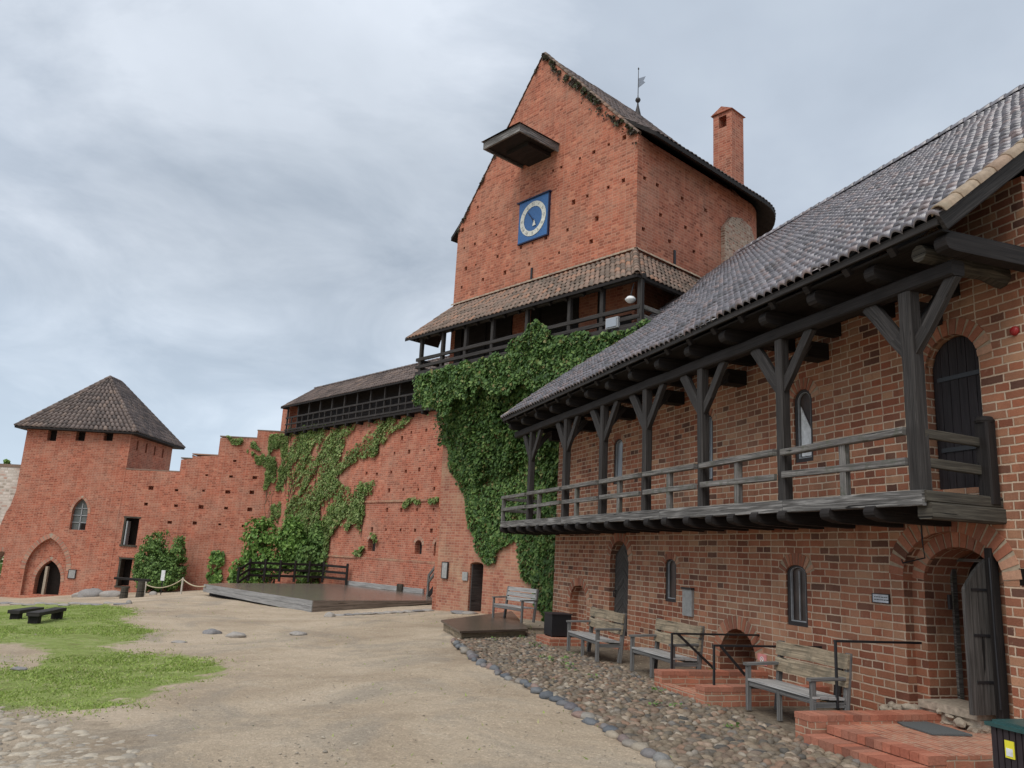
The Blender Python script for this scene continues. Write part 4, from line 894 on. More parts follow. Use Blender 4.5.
# front gable slab (with lower left flare of the base)
g_ = MB(); g_.prism([(UL, ZEL-.2), (UR-.003, ZEL-.2), (UR-.003, ZER), (UA, ZA), (UL, ZEL)], -.001, .6, 'y'); gbl = g_.build('gable', 'brick_tower', T)
m = MB()
for px, py in [(447+.1172*a, 190+.1172*b) for a, b in []]: pass
HOLES = [(z[0]*.1172+440, z[1]*.1172+190) for z in [(505, 62), (322, 145), (585, 162), (452, 222), (305, 290), (192, 340), (480, 382), (297, 460), (207, 495), (490, 568), (305, 638), (220, 670), (553, 703), (365, 765), (750, 92), (690, 492), (790, 452), (902, 408), (760, 630), (1015, 535)]]
HOLES += [(z[0]*.1172+490, z[1]*.1172+180) for z in [(270, 58), (537, 75), (1008, 62), (830, 138), (712, 187), (910, 327), (660, 425), (862, 525), (595, 620)]]
HOLES += [(z[0]*.332+440, z[1]*.332+40) for z in [(555, 293), (508, 315), (463, 338), (421, 357), (553, 351), (508, 370), (463, 391), (552, 423), (365, 384), (340, 394), (508, 442), (454, 607), (130, 722), (65, 745)]]
_seen = []
for px, py in HOLES:
    if any(abs(px-a)+abs(py-b) < 3.5 for a, b in _seen): continue
    _seen.append((px, py))
    u_, z_ = TB.at(px, py); hs = random.uniform(.045, .09); m.box(u_-hs, u_+hs, -.05, .22, z_-hs*random.uniform(.8, 1.25), z_+hs)
mlow = MB()
for px, py in [(452, 520), (463, 530), (509, 558), (500, 545)]:
    u_, z_ = TB.at(px, py); mlow.box(u_-.07, u_+.07, -.05, .22, z_-.07, z_+.07)
for a, b_ in [(617, 417), (655, 437), (730, 477), (665, 527), (613, 570), (740, 565), (692, 607), (765, 638), (800, 513), (788, 588)]:
    o_, z_ = TB.cross(a*.332+440, b_*.332+40, UR); m.box(UR-.2, UR+.05, -o_-.09, -o_+.09, z_-.07, z_+.07)
u0, u1, z0, z1 = span(TB, 471.5, 485, 562, 608); DR_ = (u0, u1, z0, z1)
mlow.prism(arch((u0+u1)/2, u1-u0, -.02, z1-.12, .12, 'round', 10), -.6, .5)
# base wall of the tower (a little thicker and wider), its top carries the gallery
m2 = MB(); m2.add([(.85, -.12, -.6), (UR+.3, -.12, -.6), (UR+.3, .6, -.6), (.85, .6, -.6), (.45, -.12, 8.75), (UR+.3, -.12, 8.75), (UR+.3, .6, 8.75), (.45, .6, 8.75)], [(0, 1, 5, 4), (1, 2, 6, 5), (2, 3, 7, 6), (3, 0, 4, 7), (4, 5, 6, 7), (3, 2, 1, 0)]); base = m2.build('base_wall', 'brick_old', T); cut(base, mlow)
cut(gbl, m)
mw = MB(); mw.v = list(m.v); mw.f = list(m.f); mw.uv = list(m.uv); mw.box(DR_[0], DR_[1], -.5, .9, -.1, DR_[3]); cut(wt, mw)
MB().box(DR_[0]-.1, DR_[1]+.1, .62, .66, -.1, DR_[3]+.2).build('passage_dark', 'interior_dark', T)  # dark sheet closing the doorway, its colour stands for the shade inside
m = MB(); m.box(DR_[0]+.02, DR_[0]+.07, -.05, .5, 0, DR_[3]-.1); d_ = m.build('door', 'door_planks', T); tag(d_, 'low door standing open into the dark tower')
# iron anchors
m = MB()
for px, py, h in [(532, 275, .55), (461, 300, .0)]:
    if h: u_, z_ = TB.at(px, py); m.box(u_-.04, u_+.04, -.05, -.002, z_-h/2, z_+h/2)
o_, z_ = TB.cross(674, 260, UR); m.box(UR+.002, UR+.05, -o_-.05, -o_+.05, z_-.35, z_+.35); m.build('wall_anchor', 'iron_black', T)
# roof of the tower: right slope, left slope, rounded rear
NR = 24; yr = 5.8; hipc = ((UL+UR)/2, DS)
def rib(o_, top=False): pass
ov = .75; slope_r = (ZA-ZER)/(UR-UA)
eave = [(UR+ov, .03), (UR+ov, DS)]+[((UL+UR)/2+((UR-UL)/2+ov)*math.cos(t_), DS+(DR+ov)*math.sin(t_)) for t_ in [PI*i/NR for i in range(1, NR)]]+[(UL-ov*.7, DS), (UL-ov*.7, .03)]
ZE = lambda x: (ZER+.25-ov*.62 if x > UA else ZEL+.3-ov*.62)
apexr = (UA, DS+1.6)
vs = []; fs = []
def ridge_pt(p): return (UA, min(max(p[1], .03), YR), ZA+.0)
n = len(eave); prof = []
for i_, p in enumerate(eave):
    rp = ridge_pt(p); f_ = (p[0]-UL)/(UR-UL); ze = (ZEL-.18)+(ZER-ZEL)*min(1, max(0, f_)); mid = (p[0]+(rp[0]-p[0])*.26, p[1]+(rp[1]-p[1])*.26, ze+(rp[2]-ze)*(.2 if 0 < i_ < n-1 else .2))
    prof.append([(p[0], p[1], ze), mid, rp])
rfm = MB()
for q in range(2):
    for i in range(n-1):
        a, b_, c_, d_ = prof[i][q], prof[i+1][q], prof[i+1][q+1], prof[i][q+1]; lo = lambda p: (p[0], p[1], p[2]-.16)
        rfm.add([a, b_, c_, d_, lo(a), lo(b_), lo(c_), lo(d_)], [(0, 1, 2, 3), (7, 6, 5, 4)]+([(0, 4, 5, 1)] if q == 0 else [])+([(0, 3, 7, 4)] if i == 0 else [])+([(1, 5, 6, 2)] if i == n-2 else []))
troof = rfm.build('roof', 'timber_dark', T, fix=False)
tt = MB()
def strip_tiles(a, b_, c_, d_, tw, tl, mb_, amp=.05):
    """tiles on the quad a-b (eave) to d-c (top)"""
    a, b_, c_, d_ = map(lambda q: np.array(q, float), (a, b_, c_, d_)); nv = max(1, int(np.linalg.norm((d_-a+c_-b_)/2)/tl))
    N = np.cross(b_-a, d_-a); 
    if np.linalg.norm(N) < 1e-6: N = np.cross(b_-a, c_-a)
    N /= np.linalg.norm(N); N = -N if N[2] < 0 else N
    for j in range(nv):
        l0, r0 = a+(d_-a)*j/nv, b_+(c_-b_)*j/nv; l1, r1 = a+(d_-a)*(j+1.05)/nv, b_+(c_-b_)*(j+1.05)/nv; nu = max(1, round(np.linalg.norm(r0-l0)/tw))
        for i in range(nu):
            h = random.uniform(-.008, .008); r = []
            for (L_, R_, hh) in ((l0, r0, .012), (l0, r0, .03), (l1, r1, .015)):
                for x in (-.02, .12, .5, .88, 1.02): r.append(L_+(R_-L_)*(i+x)/nu+N*(hh+h+amp*(abs(math.sin(PI*min(1, max(0, x))))**.8-.5)))
            mb_.add(r, [(p_*5+b2, p_*5+b2+1, (p_+1)*5+b2+1, (p_+1)*5+b2) for p_ in range(2) for b2 in range(4)])
for q in range(2):
    for i in range(n-1): strip_tiles(prof[i][q], prof[i+1][q], prof[i+1][q+1], prof[i][q+1], .24, .33, tt)
tt.build('roof_tiles', 'tile_dark', troof, fix=False, smooth=True)
cm = MB()
for x0, z0_ in ((UR+ov-.02, ZER-.1), (UL-ov+.02, ZEL-.1)):
    q = prof[0] if x0 > UA else prof[-1]
    zz_ = ZER if x0 > UA else ZEL; xx_ = UR if x0 > UA else UL
    cap_row(cm, (xx_, .05, zz_+.02), (UA, .05, ZA+.04), .09, .34)
    cm.build('verge_tile', 'tile_gallery', troof, fix=False, smooth=True); cm = MB()
# dead creeper along the right verge
P = []; N = []
while len(P) < 1700:
    s_ = rng.random(); x = UA+(UR-UA)*s_; z = ZA+(ZER-ZA)*s_-abs(rng.normal(0, .2))+.03
    if nz(x, z, 1, 3.2) > .0 and x < UR: P.append((x, -.05-rng.random()*.08, z)); N.append((0, -1, 0))
    if rng.random() < .2: s_ = rng.random(); x = UL+(UA-UL)*s_; z = ZEL+(ZA-ZEL)*s_-abs(rng.normal(0, .1)); (P.append((x, -.05, z)), N.append((0, -1, 0))) if nz(x, z, 4, 2) > .1 else None
m = MB(); leaves(m, P, N, .09, .8, .1); o = m.build('dry_creeper', 'dead_vine', fix=False, loc=tuple(TB.w(0, 0, 0)), rz=TB.rz); tag(o, 'dry dark creeper clinging under the right slope of the tower gable', 'creeper')
# chimney
e = frame_empty('chimney', TB, 9.0, -5.6, 0, label='square brick chimney with small gabled cap behind the tower roof', cat='chimney')
# find size from the photograph at this depth
P = TB.w(9.0, -5.6, 18.); 
def at_depth(F, x, y, off): return F.at(x, y, off)
CO = -6.9; cu0, cz0 = TB.at(713.3, 165, CO); cu1, _ = TB.at(732, 165, CO); _, czt = TB.at(713, 118, CO); _, cza = TB.at(724, 108.5, CO); print('chimney', cu0, cu1)
e.location = tuple(TB.w(cu0, CO, 0)); w_ = cu1-cu0
m = MB(); m.box(0, w_, 0, w_, 15.9, czt+.05); cb_ = m.build('shaft', 'brick_curtain', e); c2 = MB(); c2.box(w_*.3, w_*.72, -.1, w_*.5, czt-.62, czt-.1); cut(cb_, c2)
m = MB(); m.prism([(-.08, czt+.05), (w_+.08, czt+.05), (w_*.5, cza+.1)], -.08, w_+.08); m.build('cap', 'brick_curtain', e)
# weather vane on the rear end of the ridge
e = frame_empty('weather_vane', TB, UA, -YR, ZA-.1, label='thin weather vane with pennant on the tower ridge', cat='weather vane')
m = MB(); m.lathe([(.3, -.15), (.2, .25), (.07, .8), (.05, 1.0), (.16, 1.1), (.2, 1.2), (.16, 1.32), (.04, 1.4), (.03, 1.6), (.022, 3.5), (.05, 3.55), (.05, 3.65), (0, 3.7)], (0, 0, 0), 10); m.build('rod', 'frame_dark', e)
m = MB(); m.add([(.02, 0, 2.15), (.62, 0, 2.3), (.45, 0, 2.5), (.65, 0, 2.75), (.02, 0, 2.85)]+[(.02, .02, 2.15), (.62, .02, 2.3), (.45, .02, 2.5), (.65, .02, 2.75), (.02, .02, 2.85)], [(0, 1, 2, 3, 4), (9, 8, 7, 6, 5)]+[(i, 5+i, 5+(i+1) % 5, (i+1) % 5) for i in range(5)]); m.build('pennant', 'pennant_grey', e); e.scale = (.62, .62, .66)
# clock
u0, u1 = TB.at(520, 225)[0], TB.at(549.3, 214)[0]; z0, z1 = TB.at(534, 239.5)[1], TB.at(535, 199)[1]
K = frame_empty('tower_clock', TB, (u0+u1)/2, .0, (z0+z1)/2, label='square blue clock face with a cream ring on the tower gable', cat='clock')
hw, hh = (u1-u0)/2, (z1-z0)/2
MB().box(-hw, hw, -.07, -.002, -hh, hh).build('panel', 'clock_blue', K)
m = MB(); m.box(-hw-.1, hw+.1, -.13, .0, hh+.002, hh+.05); m.box(hw, hw+.05, -.09, 0, -hh-.05, hh); m.box(-hw, hw, -.09, 0, -hh-.05, -hh-.002); m.build('frame', 'clock_dark', K)
m = MB(); R0, R1 = hw*.62, hw*.87; n = 48
V = [(r_*math.cos(2*PI*i/n), y_, r_*math.sin(2*PI*i/n)) for y_ in (-.09, -.071) for r_ in (R0, R1) for i in range(n)]
m.add(V, [(i, (i+1) % n, n+(i+1) % n, n+i) for i in range(n)]+[(n+i, n+(i+1) % n, 3*n+(i+1) % n, 3*n+i) for i in range(n)]+[(i, 2*n+i, 2*n+(i+1) % n, (i+1) % n) for i in range(n)]); rg = m.build('chapter_ring', 'cream', K)
m = MB()
NUM = ['I', 'II', 'III', 'IV', 'V', 'VI', 'VII', 'VIII', 'IX', 'X', 'XI', 'XII']
for i, s_ in enumerate(NUM):
    a = PI/2-(i+1)*PI/6; rc = (R0+R1)/2; wd = .045*len(s_); cx_, cz_ = rc*math.cos(a), rc*math.sin(a); er = Vector((math.cos(a), 0, math.sin(a))); et = Vector((math.sin(a), 0, -math.cos(a)))
    for j, ch in enumerate(s_):
        o_ = (j-(len(s_)-1)/2)*.055; c_ = Vector((cx_, -.094, cz_))+et*o_; h_ = er*.06
        if ch == 'I': m.beam(c_-h_, c_+h_, .013, .006, up=(0, 1, 0))
        elif ch == 'V': m.beam(c_-h_, c_+h_-et*.02, .011, .006, up=(0, 1, 0)); m.beam(c_-h_, c_+h_+et*.02, .011, .006, up=(0, 1, 0))
        else: m.beam(c_-h_-et*.02, c_+h_+et*.02, .011, .006, up=(0, 1, 0)); m.beam(c_-h_+et*.02, c_+h_-et*.02, .011, .006, up=(0, 1, 0))
m.build('numerals', 'frame_grey', K)
m = MB(); m.beam((-.26, -.1, .3), (.05, -.1, -.1), .03, .01, up=(0, 1, 0)); m.beam((0, -.108, 0), (.1, -.108, -.25), .05, .012, up=(0, 1, 0)); m.build('hand', 'clock_dark', K)
m = MB(); m.prism([(.02, -.32), (.2, -.32), (.11, -.08)], -.12, -.112); m.build('hand_tip', 'cream', K)
# hoist hood on the gable
u0, z0 = TB.at(523, 166); u1, _ = TB.at(558, 141); z1 = z0
H = frame_empty('hoist_hood', TB, u0, .0, z0, label='timber hood with dark underside projecting high on the tower gable', cat='hood')
W_ = u1-u0; D_ = 2.0
m = MB(); m.box(0, W_, -D_+.1, -.002, .0, .08); m.build('soffit', 'timber_dark', H)
m = MB(); m.box(-.06, W_+.06, -D_-.02, -D_+.05, -.1, .2); m.box(-.06, .0, -D_+.052, -.002, -.1, .2); m.box(W_, W_+.06, -D_+.052, -.002, -.1, .2); m.build('fascia_board', 'timber_fascia', H)
m = MB(); a, b_, c_, d_ = (-.12, -D_-.1, .21), (W_+.12, -D_-.1, .21), (W_+.12, .0, .21), (-.12, .0, .21); r0, r1 = (W_/2, -D_+.4, .62), (W_/2, -.002, .62)
m.add([a, b_, c_, d_, r0, r1], [(0, 1, 4), (1, 2, 5, 4), (0, 4, 5, 3), (2, 3, 5)]); m.build('hood_roof', 'tile_dark', H)
m = MB(); m.box(.35, W_-.35, -1.2, -.002, -.16, -.002); m.build('trap_box', 'timber_dark', H)
# timber gallery round the tower
GO = 1.5; GU0, GU1, GYR = .25, 11.5, 3.6; GZ = 8.88
m = MB(); m.box(GU0, GU1, -GO, -.13, GZ-.1, GZ); m.box(.252, UR+.29, -.13, .6, 8.752, GZ); m.box(UR+.302, GU1, -.129, GYR, GZ-.1, GZ)
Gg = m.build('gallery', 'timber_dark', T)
x = GU0+.1
while x < GU1: MB().beam((x, .3, GZ-.2), (x, -GO-.1, GZ-.2), .14, .18).build('gallery_joist', 'timber_dark', Gg); x += 1.02
m = MB(); m.beam((GU0, -GO, GZ-.02), (GU1, -GO, GZ-.02), .08, .2); m.build('gallery_fascia', 'timber_post', Gg)
ZEV = 10.35
for px in (420, 441.5, 464.7, 491.6, 526, 568.8, 601.6, 640.3):
    u_ = TB.at(px, 330+(640-px)*.2, GO-.05)[0]; MB().beam((u_, -GO+.05, GZ), (u_, -GO+.05, ZEV+.02), .17 if px > 630 else .14, .15, up=(0, 1, 0)).build('gallery_post', 'timber_post', Gg)
for y_ in (1.0, 3.4): MB().beam((GU1-.06, y_, GZ), (GU1-.06, y_, ZEV), .15, .15, up=(0, 1, 0)).build('gallery_post', 'timber_post', Gg)
for zz in (.56, .26):
    MB().beam((GU0, -GO, GZ+zz), (GU1, -GO, GZ+zz), .09, .13).build('gallery_rail', 'timber_post', Gg); MB().beam((GU1, -GO+.1, GZ+zz), (GU1, GYR, GZ+zz), .09, .13).build('gallery_rail', 'timber_grey', Gg)
    MB().beam((GU0, -GO+.1, GZ+zz), (GU0, 0, GZ+zz), .09, .13).build('gallery_rail', 'timber_post', Gg)
m = MB(); m.beam((GU0-.1, -GO+.05, ZEV+.03), (GU1+.1, -GO+.05, ZEV+.03), .16, .16); m.beam((GU1-.06, -GO, ZEV+.03), (GU1-.06, GYR, ZEV+.03), .16, .16); m.build('gallery_plate', 'timber_post', Gg)
# gallery roof: front slope with hips at both ends, return along the right side
m = MB(); m.box(UL+.3, 4.0, -.02, -.004, GZ+.01, GZ+2.9); m.box(5.2, 7.6, -.02, -.004, GZ+.01, GZ+2.9); m.box(UR-1.2, UR-.1, -.02, -.004, GZ+.01, GZ+1.)
for x in np.arange(1.0, 10, 1.5): m.box(x, x+.2, -.06, -.021, GZ+.01, GZ+2.6)
m.build('gallery_shade_boards', 'timber_dark', Gg)  # dark boarding added for the shaded brick and timber behind the gallery
a, b_, c_, d_ = (-.4, -GO-.2, 10.38), (GU1+.05, -GO-.25, 10.38), (UR-.02, -.01, 12.02), (UL+.0, -.01, 12.02); e_ = (GU1+.05, GYR+.3, 10.38); f2 = (UR-.02, GYR+.3, 12.02)
m = MB(); q = [a, b_, c_, d_, e_, f2]; lo = [(p[0], p[1]+.0, p[2]-.1) for p in q]; m.add(q+lo, [(0, 1, 2, 3), (1, 4, 5, 2), (9, 8, 7, 6), (8, 11, 10, 7), (0, 6, 7, 1), (1, 7, 10, 4), (0, 3, 9, 6)]); 
a2, d2_ = (-.4, .0, 10.38), (UL, -.01, 12.02); m.add([a, a2, d2_], [(0, 1, 2)]); gr = m.build('gallery_roof', 'timber_dark', Gg)
tt = MB(); strip_tiles(a, b_, c_, d_, .22, .3, tt, .06); tt.build('gallery_tiles', 'tile_gallery', Gg, fix=False, smooth=True)
tt = MB(); strip_tiles(b_, e_, f2, c_, .22, .3, tt, .06); cap_row(tt, b_, c_, .1, .3); tt.build('gallery_tiles', 'tile_gallery', Gg, fix=False, smooth=True)
tt = MB(); cap_row(tt, (UL, -.03, 12.05), (UR, -.03, 12.05), .09, .3); cap_row(tt, (UR+.03, 0, 12.05), (UR+.03, GYR, 12.05), .09, .3); tt.build('gallery_flashing', 'tile_cap', Gg, fix=False, smooth=True)
m = MB(); x = GU0
while x < UR: m.beam((x, -GO-.1, 10.22), (x, -.15, 11.75), .08, .1); x += .75
y_ = .3
while y_ < GYR: m.beam((GU1+.0, y_, 10.27), (UR+.05, y_, 11.85), .08, .1); y_ += .75
m.build('gallery_rafter', 'timber_dark', Gg)
# lamps of the gallery
u_, z_ = TB.at(631, 299.5, GO); e = frame_empty('round_lamp', TB, u_, GO+.02, z_, label='round white lamp hanging under the gallery roof near its corner', cat='lamp'); m = MB(); m.lathe([(.0, .09), (.1, .08), (.17, .0), (.16, -.03), (.09, -.1), (0, -.12)], (0, 0, 0), 16); m.build('shade', 'white_paint', e, smooth=True); MB().beam((0, .0, .1), (.1, .02, .48), .03, .03).build('arm', 'iron_black', e)
u_, z_ = TB.at(612, 323, GO+.1); e = frame_empty('floodlight', TB, u_, GO+.12, z_, label='rectangular pale floodlight on the gallery rail above the ivy', cat='floodlight'); m = MB(); m.box(-.2, .2, -.03, 0, -.13, .13); m.build('lamp_glass', 'glass_pale', e); m = MB(); m.box(-.24, .24, 0, .1, -.17, .17); m.build('housing', 'frame_grey', e); MB().beam((0, .05, -.2), (0, .05, -.5), .04, .04).build('bracket', 'iron_black', e)
# old whitish masonry pier against the right side of the tower, lead flashing
e = frame_empty('masonry_pier', TB, UR, -4.0, 0, label='weathered masonry stub rising between tower and range roof', cat='masonry')
m = MB(); m.prism([(5.0, 6), (7.25, 6), (7.3, 14.6), (7.0, 15.15), (6.3, 15.3), (5.5, 15.05), (5.0, 14.5)], -.3, .16, 'x'); m.v = [(x-.0 if y < 6.3 else x-.08, y, z) for x, y, z in m.v]; 
m.v = [(x, y-4.0, z) for x, y, z in m.v]; m.build('shaft', 'rubble_mixed', e)
# notices at the tower foot
wallbox('notice_board', 'sign_grey', 443, 448, 562.5, 578, .05, 'narrow upright notice board on the brick at the left corner of the tower foot', 'notice board', TB, None, .14, 'frame_dark')
wallbox('small_notice', 'sign_grey', 463, 468, 572, 580.5, .04, 'small square grey notice left of the tower door', 'notice', TB, None, .14)
m = MB(); 
for i, (a, w__) in enumerate(((2.9, .8), (3.35, .5))): m.rock((a, -.55, gz(*TB.w(a, .5, 0)[:2])+.02), w__*.6, .3, .08, 0, i, 2)
o = m.build('door_slab', 'boulder', loc=tuple(TB.w(0, 0, 0)), rz=TB.rz, smooth=True); tag(o, 'flat worn stone slab in front of the tower door', 'slab')
# ================================================================== curtain wall with its gallery
W = frame_empty('curtain_wall', CW, label='high red brick curtain wall with a roofed timber wall walk', cat='wall')
CL = -16.0
m = MB(); m.box(CL, 2.6, 0, 1.2, -1.2, 9.1); cwall = m.build('wall', 'brick_curtain', W)
m = MB()
ROWS = [(z[0]*.25+230, z[1]*.25+350) for z in [(785, 320), (725, 330), (688, 352), (658, 413), (716, 407), (776, 400), (833, 397), (587, 495), (645, 488), (703, 484), (757, 478), (820, 473), (546, 492), (636, 562), (693, 558), (753, 558), (817, 555), (628, 640), (685, 640), (748, 638), (814, 636), (568, 718), (624, 718), (682, 720), (740, 720), (805, 722), (340, 480), (300, 560)]]
for px, py in ROWS: u_, z_ = CW.at(px, py); hs = random.uniform(.06, .12); m.box(u_-hs, u_+hs, -.05, .25, z_-hs, z_+hs*random.uniform(.6, 1.1))
wn = []
for x0, x1, yt, yb in ((368, 375.5, 537, 551), (415, 422, 540, 554), (434, 440, 541, 556)):
    u0, u1, z0, z1 = span(CW, x0, x1, yt, yb); m.prism(arch((u0+u1)/2, u1-u0, z0, z1-.25, .25, 'round'), -.1, .5); wn.append((u0, u1, z0, z1))
cut(cwall, m)
rg = MB()
for u0, u1, z0, z1 in wn:
    ring_part(arch((u0+u1)/2, u1-u0, z0, z1-.25, .25, 'round'), .16, -.02, .05, 7, W, 'arch_brick_pale'); f_ = MB(); f_.box(u0+.02, u1-.02, .3, .33, z0, z1); f_.build('window', 'frame_dark', W)
m = MB()
for px, py, py2, px0, px1 in ((395, 501, 0, 330, 440), (382, 559, 0, 325, 440)):
    z_ = CW.at(px, py)[1]; m.box(CW.at(px0, py)[0] if py > 540 else -7.2, 2.5, -.06, -.001, z_-.06, z_+.05)
m.build('ledge', 'brick_old', W)
m = MB(); z_ = CW.at(382, 559)[1]; m.box(-5.2, 2.55, -.05, -.0015, -1, z_-.062); m.build('plinth', 'brick_curtain', W)
# pier at the left end of the walk
m = MB(); m.box(CL-.3, CL+.75, -.02, 1.3, 9.1, 11.1); m.build('end_pier', 'brick_curtain', W)
WO = .35; WZ = 9.2
m = MB(); m.box(CL+1.0, 2.4, -WO, -.002, WZ-.12, WZ); wg = m.build('wall_walk', 'timber_dark', W)
m = MB(); m.box(CL+1, 2.4, .5, .62, WZ, 11.1); m.build('back_boarding', 'timber_dark', wg)
x = CL+1.2
while x < 2.2: MB().beam((x, .1, WZ-.2), (x, -WO-.05, WZ-.2), .13, .17).build('walk_joist', 'timber_dark', wg); x += 1.25
nP = 12
for i in range(nP+1): x = CL+1.1+(2.2-CL-1.1)*i/nP; MB().beam((x, -WO+.05, WZ), (x, -WO+.05, 10.85), .1, .1, up=(0, 1, 0)).build('walk_post', 'timber_post', wg)
for i in range(nP): x = CL+1.1+(2.2-CL-1.1)*(i+.5)/nP; MB().beam((x, -WO, WZ), (x, -WO, WZ+.9), .07, .07, up=(0, 1, 0)).build('walk_baluster', 'timber_post', wg)
for zz in (.88, .45, .08): MB().beam((CL+1, -WO, WZ+zz), (2.3, -WO, WZ+zz), .06, .1).build('walk_rail', 'timber_post', wg)
MB().box(CL+1.02, 2.35, -.0, .06, WZ, WZ+.01)
a, b_, c_, d_ = (CL+.45, -WO-.2, 10.86), (2.5, -WO-.2, 10.86), (2.5, .5, 12.0), (CL+2.9, .5, 12.0); e1, f1 = (2.5, 1.7, 10.86), (CL+.45, 1.7, 10.86)
m = MB(); q = [a, b_, c_, d_, e1, f1]; m.add(q+[(p[0], p[1], p[2]-.1) for p in q], [(0, 1, 2, 3), (3, 2, 4, 5), (0, 3, 5), (9, 8, 7, 6), (11, 10, 8, 9), (0, 6, 7, 1), (1, 7, 8, 2), (0, 5, 11, 6)]); wr = m.build('roof', 'timber_dark', W)
tt = MB(); strip_tiles(a, b_, c_, d_, .24, .32, tt, .05); cap_row(tt, d_, c_, .1, .36); strip_tiles(f1, a, d_, d_, .24, .32, tt, .05); tt.build('roof_tiles', 'tile_dark', wr, fix=False, smooth=True)
# ================================================================== stepped wall and corner tower (frontal)
def lt(px, py, off=0): return LT.at(px, py, off)
SW = frame_empty('stepped_wall', LT, label='stepped red brick wall between corner tower and curtain wall', cat='wall')
u = lambda px, py: lt(px, py)[0]
prof = [(4.23, -2.6), (14.9, -2.6), (14.9, 9.15), (12.45, 9.2), (12.45, 8.68), (10.05, 8.62), (10.05, 7.42), (8.4, 7.3), (8.4, 7.12), (7.7, 7.05), (7.7, 6.22), (4.23, 6.2)]
m = MB(); m.prism(prof, -.045, 1.2); sw = m.build('wall', 'brick_curtain', SW); m = MB()
def pxarch(x0, x1, yt, yb, kind, rise):
    ym = (yt+yb)/2; u0, u1 = lt(x0, ym)[0], lt(x1, ym)[0]; z0, z1 = lt((x0+x1)/2, yb)[1], lt((x0+x1)/2, yt)[1]; return arch((u0+u1)/2, u1-u0, z0, z1-rise, rise, kind), (u0, u1, z0, z1)
_, dj = pxarch(118, 131, 559, 586, 'flat', 0); m.box(dj[0], dj[1], -.3, .95, dj[2], dj[3])
_, uj = pxarch(123, 138, 518, 545, 'flat', 0); m.box(uj[0], uj[1], -.3, .9, uj[2], uj[3])
HO = [(z[0]*.25, z[1]*.25+340) for z in [(605, 592), (707, 600), (585, 657), (705, 662), (815, 603), (912, 607), (1008, 610), (805, 668), (905, 672), (1000, 678), (680, 728), (780, 732), (880, 737), (975, 743), (828, 540), (925, 545), (1020, 550), (940, 483), (945, 418)]]+[(z[0]*.25+230, z[1]*.25+350) for z in [(20, 443), (110, 450), (97, 512), (90, 573), (80, 638), (52, 702), (5, 505)]]+[(z[0]*.25+200, z[1]*.25+500) for z in [(105, 32), (80, 95), (175, 102), (200, 38)]]
_seen = []
for px, py in HO:
    if any(abs(px-a)+abs(py-b) < 4 for a, b in _seen): continue
    _seen.append((px, py)); u_, z_ = lt(px, py); hs = random.uniform(.07, .14); m.box(u_-hs*1.2, u_+hs*1.2, -.05, .3, z_-hs*.9, z_+hs*random.uniform(.5, 1))
cut(sw, m)
m = MB()
for i in range(len(prof)-3):
    (xa, za), (xb, zb) = prof[i+2], prof[i+3]
    if abs(za-zb) < .2: m.box(min(xa, xb)-.03, max(xa, xb)+.03, -.05, 1.25, max(za, zb)+.0, max(za, zb)+.08)
m.build('coping', 'tile_gallery', SW)
CT = frame_empty('corner_tower', LT, label='square red brick corner tower with pyramid tiled roof at the far left', cat='tower')
TR = 4.22; BT = 6.6
m = MB(); m.prism([(-2.0, -2.9), (4.2, -2.9), (4.18, 8.75), (-2.0, 8.75)], -.35, BT) if False else None
body = MB(); body.add([(-2.05, -.05, -3), (TR, -.05, -3), (TR, BT, -3), (-2.05, BT, -3), (-2.72, -.05, 8.75), (TR, -.05, 8.75), (TR, BT, 8.75), (-2.72, BT, 8.75)], [(0, 1, 5, 4), (1, 2, 6, 5), (2, 3, 7, 6), (3, 0, 4, 7), (4, 5, 6, 7), (3, 2, 1, 0)])
body = MB(); body.box(-2.62, TR, -.05, BT, -3, 8.75); body2 = body.build('wall', 'brick_curtain', CT); m = MB(); inner = MB()
def pxarch(x0, x1, yt, yb, kind, rise): 
    ym = (yt+yb)/2; u0, u1 = lt(x0, ym)[0], lt(x1, ym)[0]; z0, z1 = lt((x0+x1)/2, yb)[1], lt((x0+x1)/2, yt)[1]; return arch((u0+u1)/2, u1-u0, z0, z1-rise, rise, kind), (u0, u1, z0, z1)
ga_, gi = pxarch(25.5, 67, 537.5, 596.5, 'pointed', 2.0); m.prism(ga_, -.3, .2)
gb_, gj = pxarch(33.5, 59.5, 560, 595, 'pointed', 1.3); inner.prism(gb_, -.2, 1.6)
wa_, wj = pxarch(72, 88, 498, 530, 'pointed', .95); m.prism(wa_, -.3, .35)
for px in (52.5, 81, 109): u_, z_ = lt(px, 436); m.box(u_-.3, u_+.3, -.2, .5, z_-.33, z_+.36)
for i in range(4): m.box(TR-.5, TR+.2, .9+i*1.35, 1.15+i*1.35, 7.6, 8.25)
cut(body2, m); cut(body2, inner)
ring_part(ga_, .3, -.075, .0, 26, CT, 'arch_brick_pale'); ring_part(wa_, .16, -.075, .0, 14, CT, 'arch_brick_pale'); ring_part(gb_, .22, .175, .21, 18, CT, 'arch_brick_pale')
xm = lt(44.5, 582, -.25)[0]; MB().box(xm-.08, xm+.08, .22, .42, gj[2], gj[3]-.4).build('gate_mullion', 'stone_sill', CT)
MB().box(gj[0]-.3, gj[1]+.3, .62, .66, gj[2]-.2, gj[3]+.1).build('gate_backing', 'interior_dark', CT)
m = MB(); m.prism(arch((wj[0]+wj[1])/2, (wj[1]-wj[0])-.04, wj[2], wj[3]-.8, .78, 'pointed'), .2, .24); wp = m.build('window', 'frame_lead', CT)
